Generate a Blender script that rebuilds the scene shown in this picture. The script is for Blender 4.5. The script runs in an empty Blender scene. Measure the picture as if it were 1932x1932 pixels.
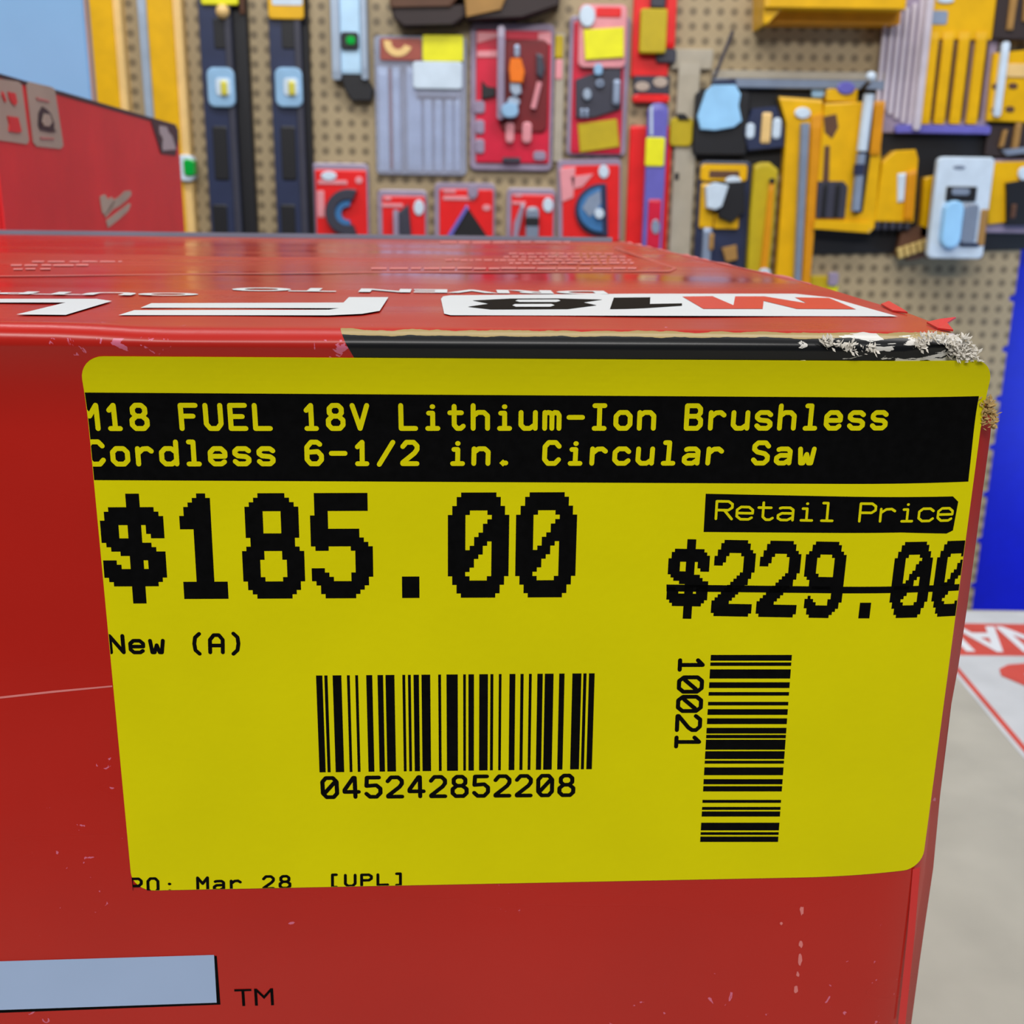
import bpy, bmesh, math, random
from mathutils import Vector, Matrix
random.seed(7)
SC = bpy.context.scene
COL = SC.collection
# ------------------------------------------------------------------ camera
F = 2070.57; PITCH = math.radians(15.99); YAW = math.radians(3.263); ROLL = math.radians(0.81)
RZ = Matrix.Rotation(YAW, 3, 'Z')                      # carton frame -> world
CAM = RZ @ Vector((0.04042, -0.1227, 0.08498))
fwd = Vector((0, math.cos(PITCH), -math.sin(PITCH)))
rgt = Vector((1, 0, 0)); upv = rgt.cross(fwd)
RGT = rgt * math.cos(ROLL) + upv * math.sin(ROLL)
UPV = -rgt * math.sin(ROLL) + upv * math.cos(ROLL)
cd = bpy.data.cameras.new('camera'); co = bpy.data.objects.new('camera', cd); COL.objects.link(co)
cd.sensor_width = 36; cd.lens = F / 1932 * 36; cd.clip_start = 0.005; cd.clip_end = 50
M = Matrix((RGT, UPV, -fwd)).transposed().to_4x4(); M.translation = CAM; co.matrix_world = M
cd.dof.use_dof = True; cd.dof.focus_distance = 0.128
cd.dof.aperture_fstop = (cd.lens / 1000) / 0.00066
SC.camera = co
# ------------------------------------------------------------------ light
w = bpy.data.worlds.new('store_ambient'); SC.world = w; w.use_nodes = True
w.node_tree.nodes['Background'].inputs[0].default_value = (0.86, 0.93, 1.0, 1)
w.node_tree.nodes['Background'].inputs[1].default_value = 0.11
def area(name, loc, target, sx, sy, power, col=(1, 1, 1)):
    l = bpy.data.lights.new(name, 'AREA'); l.shape = 'RECTANGLE'; l.size = sx; l.size_y = sy
    l.energy = power; l.color = col
    o = bpy.data.objects.new(name, l); COL.objects.link(o); o.location = loc
    o.rotation_euler = (Vector(target) - Vector(loc)).to_track_quat('-Z', 'Y').to_euler()
    return o
area('overhead_area_light', (-0.25, -1.7, 2.0), (0, 0.4, 0), 2.4, 0.5, 72, (1, 0.98, 0.95))
area('overhead_area_light', (-0.2, 0.9, 2.0), (0, 2.1, 0.1), 2.6, 0.35, 38, (0.95, 0.98, 1))
area('overhead_area_light', (1.5, 0.2, 1.9), (-0.2, 0.6, 0), 0.4, 1.2, 16, (1, 0.97, 0.95))  # extra lamp added to brighten the side of the left carton
area('added_blue_light', (1.7, 1.5, -0.35), (0.8, 2.1, -0.3), 0.5, 0.5, 4.5, (0.35, 0.6, 1.0))  # lamp added to tint the lower right wall blue, no known source
SC.view_settings.view_transform = 'Standard'; SC.view_settings.look = 'None'
SC.view_settings.gamma = 1; SC.view_settings.use_curve_mapping = False
SC.view_settings.exposure = 0.0
# ------------------------------------------------------------------ pixel rays
def ray(px, py):
    return (fwd + RGT * ((px - 966) / F) + UPV * ((966 - py) / F)).normalized()
def atY(px, py, Y):
    r = ray(px, py); return CAM + r * ((Y - CAM.y) / r.y)
def atZ(px, py, Z):
    r = ray(px, py); return CAM + r * ((Z - CAM.z) / r.z)
RZI = RZ.inverted(); CAML = RZI @ CAM
# ------------------------------------------------------------------ materials
def mat(name, col, rough=0.6, metal=0.0, var=0.08, vscale=30, bump=0.0, bscale=120, alpha=1.0, spec=0.5, coat=0.0):
    m = bpy.data.materials.new(name); m.use_nodes = True
    nt = m.node_tree; b = nt.nodes['Principled BSDF']
    b.inputs['Roughness'].default_value = rough; b.inputs['Metallic'].default_value = metal
    b.inputs['Specular IOR Level'].default_value = spec; b.inputs['Coat Weight'].default_value = coat
    tc = nt.nodes.new('ShaderNodeTexCoord')
    n = nt.nodes.new('ShaderNodeTexNoise'); n.inputs['Scale'].default_value = vscale; n.inputs['Detail'].default_value = 4
    nt.links.new(tc.outputs['Object'], n.inputs['Vector'])
    mr = nt.nodes.new('ShaderNodeMapRange'); mr.inputs['From Min'].default_value = 0.3; mr.inputs['From Max'].default_value = 0.7
    mr.inputs['To Min'].default_value = 1 - var; mr.inputs['To Max'].default_value = 1 + var
    nt.links.new(n.outputs['Fac'], mr.inputs['Value'])
    mx = nt.nodes.new('ShaderNodeMix'); mx.data_type = 'RGBA'; mx.blend_type = 'MULTIPLY'; mx.inputs[0].default_value = 1
    mx.inputs[6].default_value = (*col, 1); nt.links.new(mr.outputs[0], mx.inputs[7])
    nt.links.new(mx.outputs[2], b.inputs['Base Color'])
    if bump:
        n2 = nt.nodes.new('ShaderNodeTexNoise'); n2.inputs['Scale'].default_value = bscale; n2.inputs['Detail'].default_value = 5
        nt.links.new(tc.outputs['Object'], n2.inputs['Vector'])
        bp = nt.nodes.new('ShaderNodeBump'); bp.inputs['Strength'].default_value = bump; bp.inputs['Distance'].default_value = 0.0005
        nt.links.new(n2.outputs['Fac'], bp.inputs['Height']); nt.links.new(bp.outputs[0], b.inputs['Normal'])
    b.inputs['Alpha'].default_value = alpha
    return m
MT = {}
def s2l(r, g, b):
    f = lambda c: ((c / 255 + 0.055) / 1.055) ** 2.4 if c > 10 else c / 255 / 12.92
    return (f(r), f(g), f(b))
def defm(key, rgb, **k):
    MT[key] = mat(key, s2l(*rgb), **k)
defm('label_yellow', (214, 205, 0), rough=0.55, var=0.03, vscale=60, bump=0.06, bscale=900, spec=0.1)
defm('ink_black', (7, 7, 8), rough=0.6, var=0.3, vscale=900, spec=0.05)
defm('sign_red', (190, 70, 55), rough=0.6)
defm('paper_white', (186, 190, 194), rough=0.6)
defm('logo_pale', (160, 182, 218), rough=0.4, var=0.05); defm('print_white', (214, 219, 223), rough=0.4, var=0.03)
defm('carton_red_back', (232, 46, 52), rough=0.45, bump=0.05, bscale=60)
defm('sticker_tan', (185, 165, 150), rough=0.6)
defm('sticker_dark', (38, 26, 42), rough=0.4)
defm('print_grey', (190, 175, 180), rough=0.5)
defm('print_pink', (214, 120, 118), rough=0.5)
defm('torn_paper', (226, 220, 210), rough=0.9, var=0.2, vscale=900)
defm('kraft', (178, 148, 92), rough=0.9, var=0.25, vscale=900)
defm('flap_red', (206, 40, 40), rough=0.4)
defm('logo_red', (200, 40, 26), rough=0.35); defm('line_red', (196, 84, 80), rough=0.35)
defm('table_top', (168, 166, 154), rough=0.5, var=0.09, vscale=22)
defm('steel_leg', (120, 122, 125), rough=0.4, metal=0.8)
defm('concrete', (120, 116, 110), rough=0.7)
defm('beige_metal', (178, 168, 150), rough=0.4)
defm('blue_metal', (0, 22, 205), rough=0.4, var=0.05)
defm('white_board', (132, 200, 250), rough=0.7, var=0.02)  # white board with the cool light's blue tint put into its colour
defm('yellow', (234, 178, 0), rough=0.35)
defm('yellow_deep', (222, 146, 0), rough=0.4)
defm('cream', (240, 200, 130), rough=0.4)
defm('tag_yellow', (240, 234, 10), rough=0.5)
defm('olive_tag', (196, 170, 0), rough=0.5)
defm('red', (235, 28, 30), rough=0.35)
defm('crimson', (214, 24, 60), rough=0.35)
defm('dark_red', (120, 12, 24), rough=0.4)
defm('header_red', (160, 76, 62), rough=0.4); defm('pink', (232, 150, 158), rough=0.4)
defm('black', (20, 20, 26), rough=0.45)
defm('navy', (44, 52, 82), rough=0.35)
defm('charcoal', (58, 58, 72), rough=0.4)
defm('steel', (150, 165, 190), rough=0.35, metal=0.3)
defm('blade_steel', (172, 196, 232), rough=0.4, metal=0.2)
defm('blade_blue', (70, 130, 190), rough=0.35, metal=0.3)
defm('white_plastic', (210, 225, 240), rough=0.35)
defm('vial_frame', (150, 190, 225), rough=0.3)
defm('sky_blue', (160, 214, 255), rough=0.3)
defm('aluminium', (170, 185, 205), rough=0.35, metal=0.25)
defm('white_level', (190, 225, 252), rough=0.35)
defm('green', (0, 170, 60), rough=0.2)
defm('vial_yellow', (215, 205, 80), rough=0.2)
defm('orange', (245, 120, 0), rough=0.35)
defm('plastic_violet', (156, 142, 165), rough=0.25)
defm('violet', (110, 105, 190), rough=0.25)
defm('plastic_grey', (128, 140, 160), rough=0.25)
defm('streak_white', (205, 195, 205), rough=0.3)
defm('brown', (92, 58, 38), rough=0.6)
defm('dark_brown', (48, 34, 34), rough=0.6)
defm('tan', (168, 124, 62), rough=0.6)
defm('bristle', (205, 175, 105), rough=0.8)
defm('clear_film', (205, 205, 225), rough=0.15, alpha=0.22)
# ------------------------------------------------------------------ object helpers
def link(name, bm, m, parent=None, loc=None, smooth=False):
    me = bpy.data.meshes.new(name)
    if loc is not None:
        for v in bm.verts: v.co -= loc
    bmesh.ops.recalc_face_normals(bm, faces=bm.faces)
    bm.to_mesh(me); bm.free()
    for mm in (m if isinstance(m, (list, tuple)) else [m]): me.materials.append(MT[mm] if isinstance(mm, str) else mm)
    if smooth:
        for p in me.polygons: p.use_smooth = True
    o = bpy.data.objects.new(name, me); COL.objects.link(o)
    if parent is not None: o.parent = parent
    elif loc is not None: o.location = loc
    return o
def tag(o, label, cat, group=None):
    o['label'] = label; o['category'] = cat
    if group: o['group'] = group
    return o
def empty(name, loc, label, cat, group=None, rz=0):
    o = bpy.data.objects.new(name, None); COL.objects.link(o); o.empty_display_size = 0.02
    o.location = loc; o.rotation_euler = (0, 0, rz); return tag(o, label, cat, group)
def bm_box(bm, a, b, bev=0):
    vs = [bm.verts.new((x, y, z)) for x in (a[0], b[0]) for y in (a[1], b[1]) for z in (a[2], b[2])]
    for f in ((0, 1, 3, 2), (4, 6, 7, 5), (0, 4, 5, 1), (2, 3, 7, 6), (0, 2, 6, 4), (1, 5, 7, 3)):
        bm.faces.new([vs[i] for i in f])
    if bev: bmesh.ops.bevel(bm, geom=[e for e in bm.edges], offset=bev, segments=2, affect='EDGES')
def prism(bm, front, back, inset=None):
    """closed solid between two equal loops (front loop, back loop)"""
    n = len(front)
    A = [bm.verts.new(p) for p in front]; B = [bm.verts.new(p) for p in back]
    bm.faces.new(A); bm.faces.new(B[::-1])
    for i in range(n): bm.faces.new((A[i], B[i], B[(i + 1) % n], A[(i + 1) % n]))
def tube(bm, pts, r, n=8):
    rings = []
    for i, p in enumerate(pts):
        p = Vector(p); a = Vector(pts[max(i - 1, 0)]); b = Vector(pts[min(i + 1, len(pts) - 1)])
        t = (b - a).normalized(); u = t.orthogonal().normalized()
        if rings and True:
            u = (pu - t * pu.dot(t)).normalized()
        pu = u; v = t.cross(u)
        rings.append([bm.verts.new(p + (u * math.cos(k * 2 * math.pi / n) + v * math.sin(k * 2 * math.pi / n)) * r) for k in range(n)])
    for a, b in zip(rings, rings[1:]):
        for k in range(n): bm.faces.new((a[k], a[(k + 1) % n], b[(k + 1) % n], b[k]))
    bm.faces.new(rings[0][::-1]); bm.faces.new(rings[-1])
def sphere(bm, c, r, n=12):
    bmesh.ops.create_uvsphere(bm, u_segments=n, v_segments=n // 2 + 2, radius=r, matrix=Matrix.Translation(c))
def clip(poly, a, b, c):
    """keep a*x+b*y+c>=0"""
    out = []
    for i, p in enumerate(poly):
        q = poly[(i + 1) % len(poly)]
        dp = a * p[0] + b * p[1] + c; dq = a * q[0] + b * q[1] + c
        if dp >= 0: out.append(p)
        if dp * dq < 0:
            t = dp / (dp - dq); out.append((p[0] + (q[0] - p[0]) * t, p[1] + (q[1] - p[1]) * t))
    return out
# ------------------------------------------------------------------ structure
YW = CAM.y + 2.2                                        # face of the pegboard wall
TZ = -0.21                                              # top of the table
FZ = -0.98
def pegboard_material():
    m = mat('pegboard_metal', s2l(174, 154, 120), rough=0.42, var=0.05, vscale=3)
    nt = m.node_tree; b = nt.nodes['Principled BSDF']
    tc = nt.nodes.new('ShaderNodeTexCoord'); sp = nt.nodes.new('ShaderNodeSeparateXYZ'); nt.links.new(tc.outputs['Object'], sp.inputs[0])
    def mth(op, a, c=None):
        n = nt.nodes.new('ShaderNodeMath'); n.operation = op
        for i, q in enumerate((a, c)):
            if q is None: continue
            if isinstance(q, (int, float)): n.inputs[i].default_value = q
            else: nt.links.new(q, n.inputs[i])
        return n.outputs[0]
    fr = [mth('SUBTRACT', mth('FRACT', mth('DIVIDE', sp.outputs[k], 0.0254)), 0.5) for k in (0, 2)]
    d = mth('SQRT', mth('ADD', mth('MULTIPLY', fr[0], fr[0]), mth('MULTIPLY', fr[1], fr[1])))
    hole = mth('LESS_THAN', d, 0.28)
    src = b.inputs['Base Color'].links[0].from_socket
    mx = nt.nodes.new('ShaderNodeMix'); mx.data_type = 'RGBA'
    nt.links.new(hole, mx.inputs[0]); nt.links.new(src, mx.inputs[6]); mx.inputs[7].default_value = (*s2l(128, 112, 86), 1)
    nt.links.new(mx.outputs[2], b.inputs['Base Color'])
    return m
# back wall with a notched right edge
bm = bmesh.new()
xr = atY(1906, 620, YW).x
pts = [(-1.9, YW, FZ), (-1.9, YW, 1.3)]
z = 1.3
right = []
while z > FZ:
    right += [(xr, YW, z), (xr, YW, z - 0.085), (xr - 0.010, YW, z - 0.09), (xr - 0.010, YW, z - 0.097)]
    z -= 0.10
pts += right + [(xr, YW, FZ)]
prism(bm, pts, [(p[0], p[1] + 0.02, p[2]) for p in pts])
o = link('wall_back', bm, pegboard_material()); o['kind'] = 'structure'
bm = bmesh.new(); bm_box(bm, (-2.2, -1.6, FZ - 0.03), (2.4, YW + 0.6, FZ))
o = link('floor', bm, 'concrete'); o['kind'] = 'structure'
# blue rack panel beyond the pegboard's end
bm = bmesh.new(); bm_box(bm, (xr - 0.25, YW + 0.06, FZ), (xr + 0.75, YW + 0.10, 1.2), 0.004)
tag(link('rack_panel', bm, 'blue_metal', loc=Vector((xr, YW + 0.08, FZ))), 'tall bright blue steel panel standing beyond the notched right end of the pegboard', 'panel')
# ------------------------------------------------------------------ table and its sign
tb = atZ(1880, 1150, TZ); TBY = tb.y
t = empty('table', (0.1, 0.1, FZ), 'off-white stained table under the red cartons', 'table')
def part_box(name, a, b, m, par, bev=0.002):
    bm = bmesh.new(); bm_box(bm, a, b, bev); return link(name, bm, m, par, Vector(par.location))
part_box('table_top', (-0.85, -0.34, TZ - 0.03), (0.95, TBY, TZ), 'table_top', t)
for x in (-0.8, 0.86):
    for y in (-0.3, TBY - 0.08): part_box('leg', (x, y, FZ), (x + 0.04, y + 0.04, TZ - 0.031), 'steel_leg', t)
sg = empty('table_sign', (tb.x, TBY - 0.2, TZ), 'white paper sign with red frame lying on the table, read from the far side', 'sign')
L0 = atZ(1932, 1420, TZ); L1 = atZ(1805, 1268, TZ); B0 = atZ(1880, 1238, TZ); B1 = atZ(1880, 1178, TZ)
ldir = (L1 - L0) / (L1.y - L0.y)
def lx(y): return L0.x + ldir.x * (y - L0.y)
def flat(name, polys, m, h, par, th=0.0002):
    bm = bmesh.new()
    for P in polys: prism(bm, [(p[0], p[1], TZ + h + th) for p in P], [(p[0], p[1], TZ + h) for p in P])
    return link(name, bm, m, par, Vector(par.location))
ynear = L0.y - 0.13; yfar = TBY - 0.006; XR = 0.9
flat('paper', [[(lx(ynear) - 0.003, ynear), (XR, ynear), (XR, yfar), (lx(yfar) - 0.003, yfar)]], 'paper_white', 0, sg, 0.0003)
flat('red_frame', [[(lx(ynear), ynear), (lx(ynear) + 0.0035, ynear), (lx(B0.y) + 0.0035, B0.y), (lx(B0.y), B0.y)]], 'sign_red', 0.0003, sg)
flat('red_band', [[(lx(B0.y), B0.y), (XR, B0.y), (XR, B1.y), (lx(B1.y), B1.y)]], 'sign_red', 0.0003, sg)
def text_bm(s, w, h, off=0.0):
    """letters as a flat mesh in x 0..w, y 0..h (default font)"""
    c = bpy.data.curves.new('lettering', 'FONT'); c.body = s; c.size = 1; c.resolution_u = 3; c.offset = off
    o = bpy.data.objects.new('lettering', c); COL.objects.link(o)
    me = bpy.data.meshes.new_from_object(o.evaluated_get(bpy.context.evaluated_depsgraph_get()))
    COL.objects.unlink(o); bpy.data.objects.remove(o); bpy.data.curves.remove(c)
    bm = bmesh.new(); bm.from_mesh(me); bpy.data.meshes.remove(me)
    x0 = min(v.co.x for v in bm.verts); x1 = max(v.co.x for v in bm.verts)
    y0 = min(v.co.y for v in bm.verts); y1 = max(v.co.y for v in bm.verts)
    for v in bm.verts: v.co.x = (v.co.x - x0) / (x1 - x0) * w; v.co.y = (v.co.y - y0) / (y1 - y0) * h
    return bm
# letters turned to face the far side of the table (far line, then near line)
bh = B1.y - B0.y
def sign_text(s, xl, yb, w, h, m, name):
    bm = text_bm(s, w, h, 0.022)
    for v in bm.verts: v.co = Vector((xl + w - v.co.x, yb + h - v.co.y, TZ + 0.0007))
    return link(name, bm, m, sg, Vector(sg.location))
na = atZ(1860, 1207, TZ)
ls = max(lx(B1.y), lx(B0.y)) + 0.003; sign_text('FINAL', ls, B0.y + bh * 0.1, min(0.2, max(0.1, (na.x - ls) / 0.32)), bh * 0.8, 'print_white', 'lettering')
s0 = atZ(1878, 1266, TZ); s1 = atZ(1900, 1345, TZ)
sign_text('SALES', s0.x, s1.y, 0.30, s0.y + 0.012 - s1.y, 'sign_red', 'lettering')
# ------------------------------------------------------------------ main carton (local frame = label frame)
W, H = 0.102, 0.067476
def bend(X, Z):
    y = 0.0
    if X > 0.086: y += 0.0014 * ((min(X, 0.108) - 0.086) / 0.016) ** 2
    if Z > 0.059: y -= 0.0013 * ((min(Z, 0.0705) - 0.059) / 0.0085) ** 2
    return y
def onfront(px, py, lift=0.0):
    r = RZI @ ray(px, py); Y = 0.0
    for _ in range(6):
        p = CAML + r * ((Y - CAML.y) / r.y); Y = bend(p.x, p.z)
    return p.x, p.z
TOPZ = 0.0709
WL = (onfront(1866, 735)[0] + onfront(1746, 1560)[0]) / 2; HL = onfront(1000, 677)[1]
def ontop(px, py):
    p = CAML + (RZI @ ray(px, py)) * ((TOPZ - CAML.z) / (RZI @ ray(px, py)).z); return p.x, p.y
box = empty('tool_carton', (0, 0, TZ), 'large red printed carton with a big yellow price label, front of the table', 'carton', rz=YAW)
DZ = Vector((0, 0, TZ))
def interp(tab, v):
    if v <= tab[0][0]: return tab[0][1]
    for (a, b), (c, d) in zip(tab, tab[1:]):
        if v <= c: return b + (d - b) * (v - a) / (c - a)
    return tab[-1][1]
XL = -0.17; DEPTH = 0.2614; RAD = 0.0016; BOT = TZ
sil = sorted((onfront(x, y)[1], onfront(x + (16 if y > 780 else 4), y)[0]) for x, y in
      ((1714, 1932), (1732, 1800), (1756, 1640), (1768, 1500), (1785, 1360), (1806, 1250), (1826, 1110), (1846, 960), (1864, 830), (1868, 790), (1864, 755), (1846, 715), (1838, 690), (1834, 660), (1822, 640), (1800, 630)))
sil = [(s[0], s[1]) for s in sil]
edge = sorted((onfront(x, y)[0], onfront(x, y)[1]) for x, y in ((-300, 604), (0, 611), (137, 613), (207, 618), (290, 622), (630, 623), (1300, 627), (1700, 630), (1900, 634)))
topr = sorted((ontop(x, y)[1], ontop(x, y)[0]) for x, y in ((1800, 628), (1780, 616), (1700, 585), (1640, 568), (1565, 546), (1500, 528), (1400, 506), (1300, 484), (1230, 468), (1165, 455)))
def carton_mesh():
    bm = bmesh.new()
    rows = []                                           # (kind, value)
    zf = [BOT + (0.058 - BOT) * (k / 36) for k in range(36)] + [0.058 + (TOPZ - RAD - 0.058) * k / 24 for k in range(25)]
    ncol = 64
    us = [k / ncol for k in range(ncol)] + [1.0]
    cols = [u for u in us]
    grid = []
    def colx(xr, u): return XL + (xr - XL) * u
    for z in zf:
        xr = interp(sil, z); r = []
        for u in cols:
            x = colx(xr, u); e = xr - x
            y = bend(x, z) + (0.0 if e > RAD else RAD - math.sqrt(max(RAD * RAD - (RAD - e) ** 2, 0)))
            r.append(bm.verts.new((x, y, z)))
        r.append(bm.verts.new((xr, RAD + bend(xr, z) + 0.0006, z)))
        grid.append(r)
    for k in range(1, 6):
        a = k / 6 * math.pi / 2; r = []
        xr = interp(sil, TOPZ - RAD * 0.6) * (1 - k / 6) + topr[0][1] * k / 6
        for u in cols + [1.0]:
            x = colx(xr, u); dz = interp(edge, x) - 0.0709
            r.append(bm.verts.new((x, RAD * (1 - math.cos(a)) + bend(x, TOPZ - RAD) * (1 - k / 9), TOPZ + dz - RAD + RAD * math.sin(a))))
        grid.append(r)
    for k in range(0, 41):
        y = RAD + (DEPTH - RAD) * (k / 40) ** 1.3; xr = interp(topr, y); r = []
        for u in cols + [1.0]:
            x = colx(xr, u); dz = (interp(edge, x) - 0.0709) * max(0, 1 - y / 0.006)
            r.append(bm.verts.new((x, y, TOPZ + dz + 0.0001 * math.sin(x * 160) * math.sin(y * 60) * min(1, y / .01))))
        grid.append(r)
    for y, z in ((DEPTH, BOT),):
        xr = interp(sil, BOT); grid.append([bm.verts.new((colx(xr, u), y, z)) for u in cols + [1.0]])
    # ease the last front columns so the corner is round
    n = len(grid[0])
    for a, b in zip(grid, grid[1:]):
        for i in range(n - 1): bm.faces.new((a[i], a[i + 1], b[i + 1], b[i]))
    a, b = grid[-1], grid[0]
    for i in range(n - 1): bm.faces.new((a[i], a[i + 1], b[i + 1], b[i]))
    for i in (0, n - 1): bm.faces.new([r[i] for r in grid])
    return bm
def carton_material():
    m = mat('carton_print', s2l(178, 30, 20), rough=0.27, var=0.06, vscale=25, bump=0.12, bscale=70, spec=0.36)
    nt = m.node_tree; b = nt.nodes['Principled BSDF']
    tc = nt.nodes.new('ShaderNodeTexCoord'); sp = nt.nodes.new('ShaderNodeSeparateXYZ'); nt.links.new(tc.outputs['Object'], sp.inputs[0])
    def mth(op, a, c=None):
        n = nt.nodes.new('ShaderNodeMath'); n.operation = op
        for i, q in enumerate((a, c)):
            if q is None: continue
            if isinstance(q, (int, float)): n.inputs[i].default_value = q
            else: nt.links.new(q, n.inputs[i])
        return n.outputs[0]
    def noise(scale, det=5, vec=None, dist=0):
        n = nt.nodes.new('ShaderNodeTexNoise'); n.inputs['Scale'].default_value = scale; n.inputs['Detail'].default_value = det
        n.inputs['Distortion'].default_value = dist
        if vec:
            mp = nt.nodes.new('ShaderNodeMapping'); mp.inputs['Scale'].default_value = vec; mp.inputs['Rotation'].default_value = (0, 0.7, 0)
            nt.links.new(tc.outputs['Object'], mp.inputs[0]); nt.links.new(mp.outputs[0], n.inputs['Vector'])
        else: nt.links.new(tc.outputs['Object'], n.inputs['Vector'])
        return n.outputs['Fac']
    rn = noise(30, 4, (0.18, 1, 1)); mr = nt.nodes.new('ShaderNodeMapRange'); nt.links.new(rn, mr.inputs[0])
    for i, q in enumerate((0.3, 0.7, 0.10, 0.42)): mr.inputs[i + 1].default_value = q
    nt.links.new(mr.outputs[0], b.inputs['Roughness'])
    X, Y, Z = sp.outputs[0], sp.outputs[1], mth('ADD', sp.outputs[2], TZ)
    front = mth('LESS_THAN', Y, 0.0034)
    x0, z0 = onfront(640, 628); x1, z1 = onfront(668, 675)
    k = (x1 - x0) / (z0 - z1)
    wob = mth('MULTIPLY', mth('SUBTRACT', noise(300), 0.5), 0.0006)
    edgeline = mth('SUBTRACT', TOPZ - 0.00075, Z)       # below the worn ridge
    inx = mth('GREATER_THAN', mth('SUBTRACT', X, mth('MULTIPLY', mth('SUBTRACT', z0, Z), k)), x0)
    band = mth('MULTIPLY', mth('MULTIPLY', inx, front), mth('GREATER_THAN', Z, 0.064))
    notop = mth('LESS_THAN', mth('ADD', Z, wob), TOPZ - 0.00012)
    band = mth('MULTIPLY', band, notop)
    ridge = mth('MULTIPLY', band, mth('GREATER_THAN', mth('ADD', Z, wob), TOPZ - 0.00062))
    xa = onfront(1500, 640)[0]; xb = onfront(1850, 640)[0]
    amt = mth('MULTIPLY', mth('DIVIDE', mth('SUBTRACT', X, xa), xb - xa), 0.22)
    torn = mth('MULTIPLY', mth('MULTIPLY', band, mth('GREATER_THAN', X, xa)), mth('LESS_THAN', noise(620, 8, (0.4, 1, 1.5), 0.6), mth('ADD', 0.33, amt)))
    # scuffs on the red
    scuff = mth('MULTIPLY', mth('GREATER_THAN', noise(420, 6, None, 1.2), 0.685), mth('GREATER_THAN', noise(38, 2), 0.56))
    zone = mth('MULTIPLY', mth('GREATER_THAN', Z, 0.0672), mth('LESS_THAN', Z, 0.0698))
    rough_top = mth('MULTIPLY', mth('MULTIPLY', zone, mth('GREATER_THAN', noise(330, 7, None, 1.0), 0.56)), mth('GREATER_THAN', noise(70, 2), 0.52))
    scuff = mth('MAXIMUM', scuff, rough_top)
    rub = mth('MULTIPLY', mth('MULTIPLY', scuff, front), mth('SUBTRACT', 1, band))
    cur = b.inputs['Base Color'].links[0].from_socket
    for fac, col in ((rub, (206, 104, 132)), (band, (16, 17, 20)), (ridge, (160, 138, 88)), (torn, (205, 202, 196))):
        mx = nt.nodes.new('ShaderNodeMix'); mx.data_type = 'RGBA'
        nt.links.new(fac, mx.inputs[0]); nt.links.new(cur, mx.inputs[6]); mx.inputs[7].default_value = (*s2l(*col), 1); cur = mx.outputs[2]
    nt.links.new(cur, b.inputs['Base Color'])
    return m
link('carton_body', carton_mesh(), carton_material(), box, DZ, smooth=True)
# ---- front print and label
class Front:
    """flat print on the carton's front, built in plane coordinates"""
    def __init__(s, lift): s.bm = bmesh.new(); s.lift = lift; s.cl = []; s.k = 0
    def face(s, P, cell=0.002):
        for c in s.cl: P = clip(P, *c)
        if len(P) < 3: return
        xs = [p[0] for p in P]
        if max(xs) > 0.084 and math.floor(max(xs) / cell) > math.floor(min(xs) / cell):
            k = math.floor(min(xs) / cell)
            while k * cell < max(xs):
                Q = clip(clip(P, 1, 0, -k * cell), -1, 0, (k + 1) * cell)
                if len(Q) > 2: s.rows(Q)
                k += 1
        else: s.rows(P)
    def rows(s, P, cell=0.0007):
        zs = [p[1] for p in P]
        if max(zs) > 0.0585 and math.floor(max(zs) / cell) > math.floor(min(zs) / cell):
            k = math.floor(max(min(zs), 0.0585) / cell)
            Q = clip(P, 0, -1, k * cell)
            if len(Q) > 2: s.raw(Q)
            while k * cell < max(zs):
                Q = clip(clip(P, 0, 1, -k * cell), 0, -1, (k + 1) * cell)
                if len(Q) > 2: s.raw(Q)
                k += 1
        else: s.raw(P)
    def raw(s, P):
        P = [p for i, p in enumerate(P) if (Vector(p) - Vector(P[i - 1])).length > 1e-7]
        if len(P) < 3: return
        s.bm.faces.new([s.bm.verts.new((x, bend(x, z) - s.lift - s.k * 6e-7, z)) for x, z in P])
    def px(s, pts): s.face([onfront(*p) for p in pts])
    def seg(s, a, b, t):
        a = Vector(a); b = Vector(b); d = b - a
        if d.length < 1e-9: return
        n = Vector((-d.y, d.x)).normalized() * t / 2; s.k += 1
        s.face([tuple(a + n), tuple(b + n), tuple(b - n), tuple(a - n)])
    def dot(s, c, t, n=10):
        s.k += 1
        s.face([(c[0] + math.cos(k * 2 * math.pi / n) * t / 2, c[1] + math.sin(k * 2 * math.pi / n) * t / 2) for k in range(n)])
    def done(s, name, m, par): return link(name, s.bm, m, par, DZ)
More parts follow.
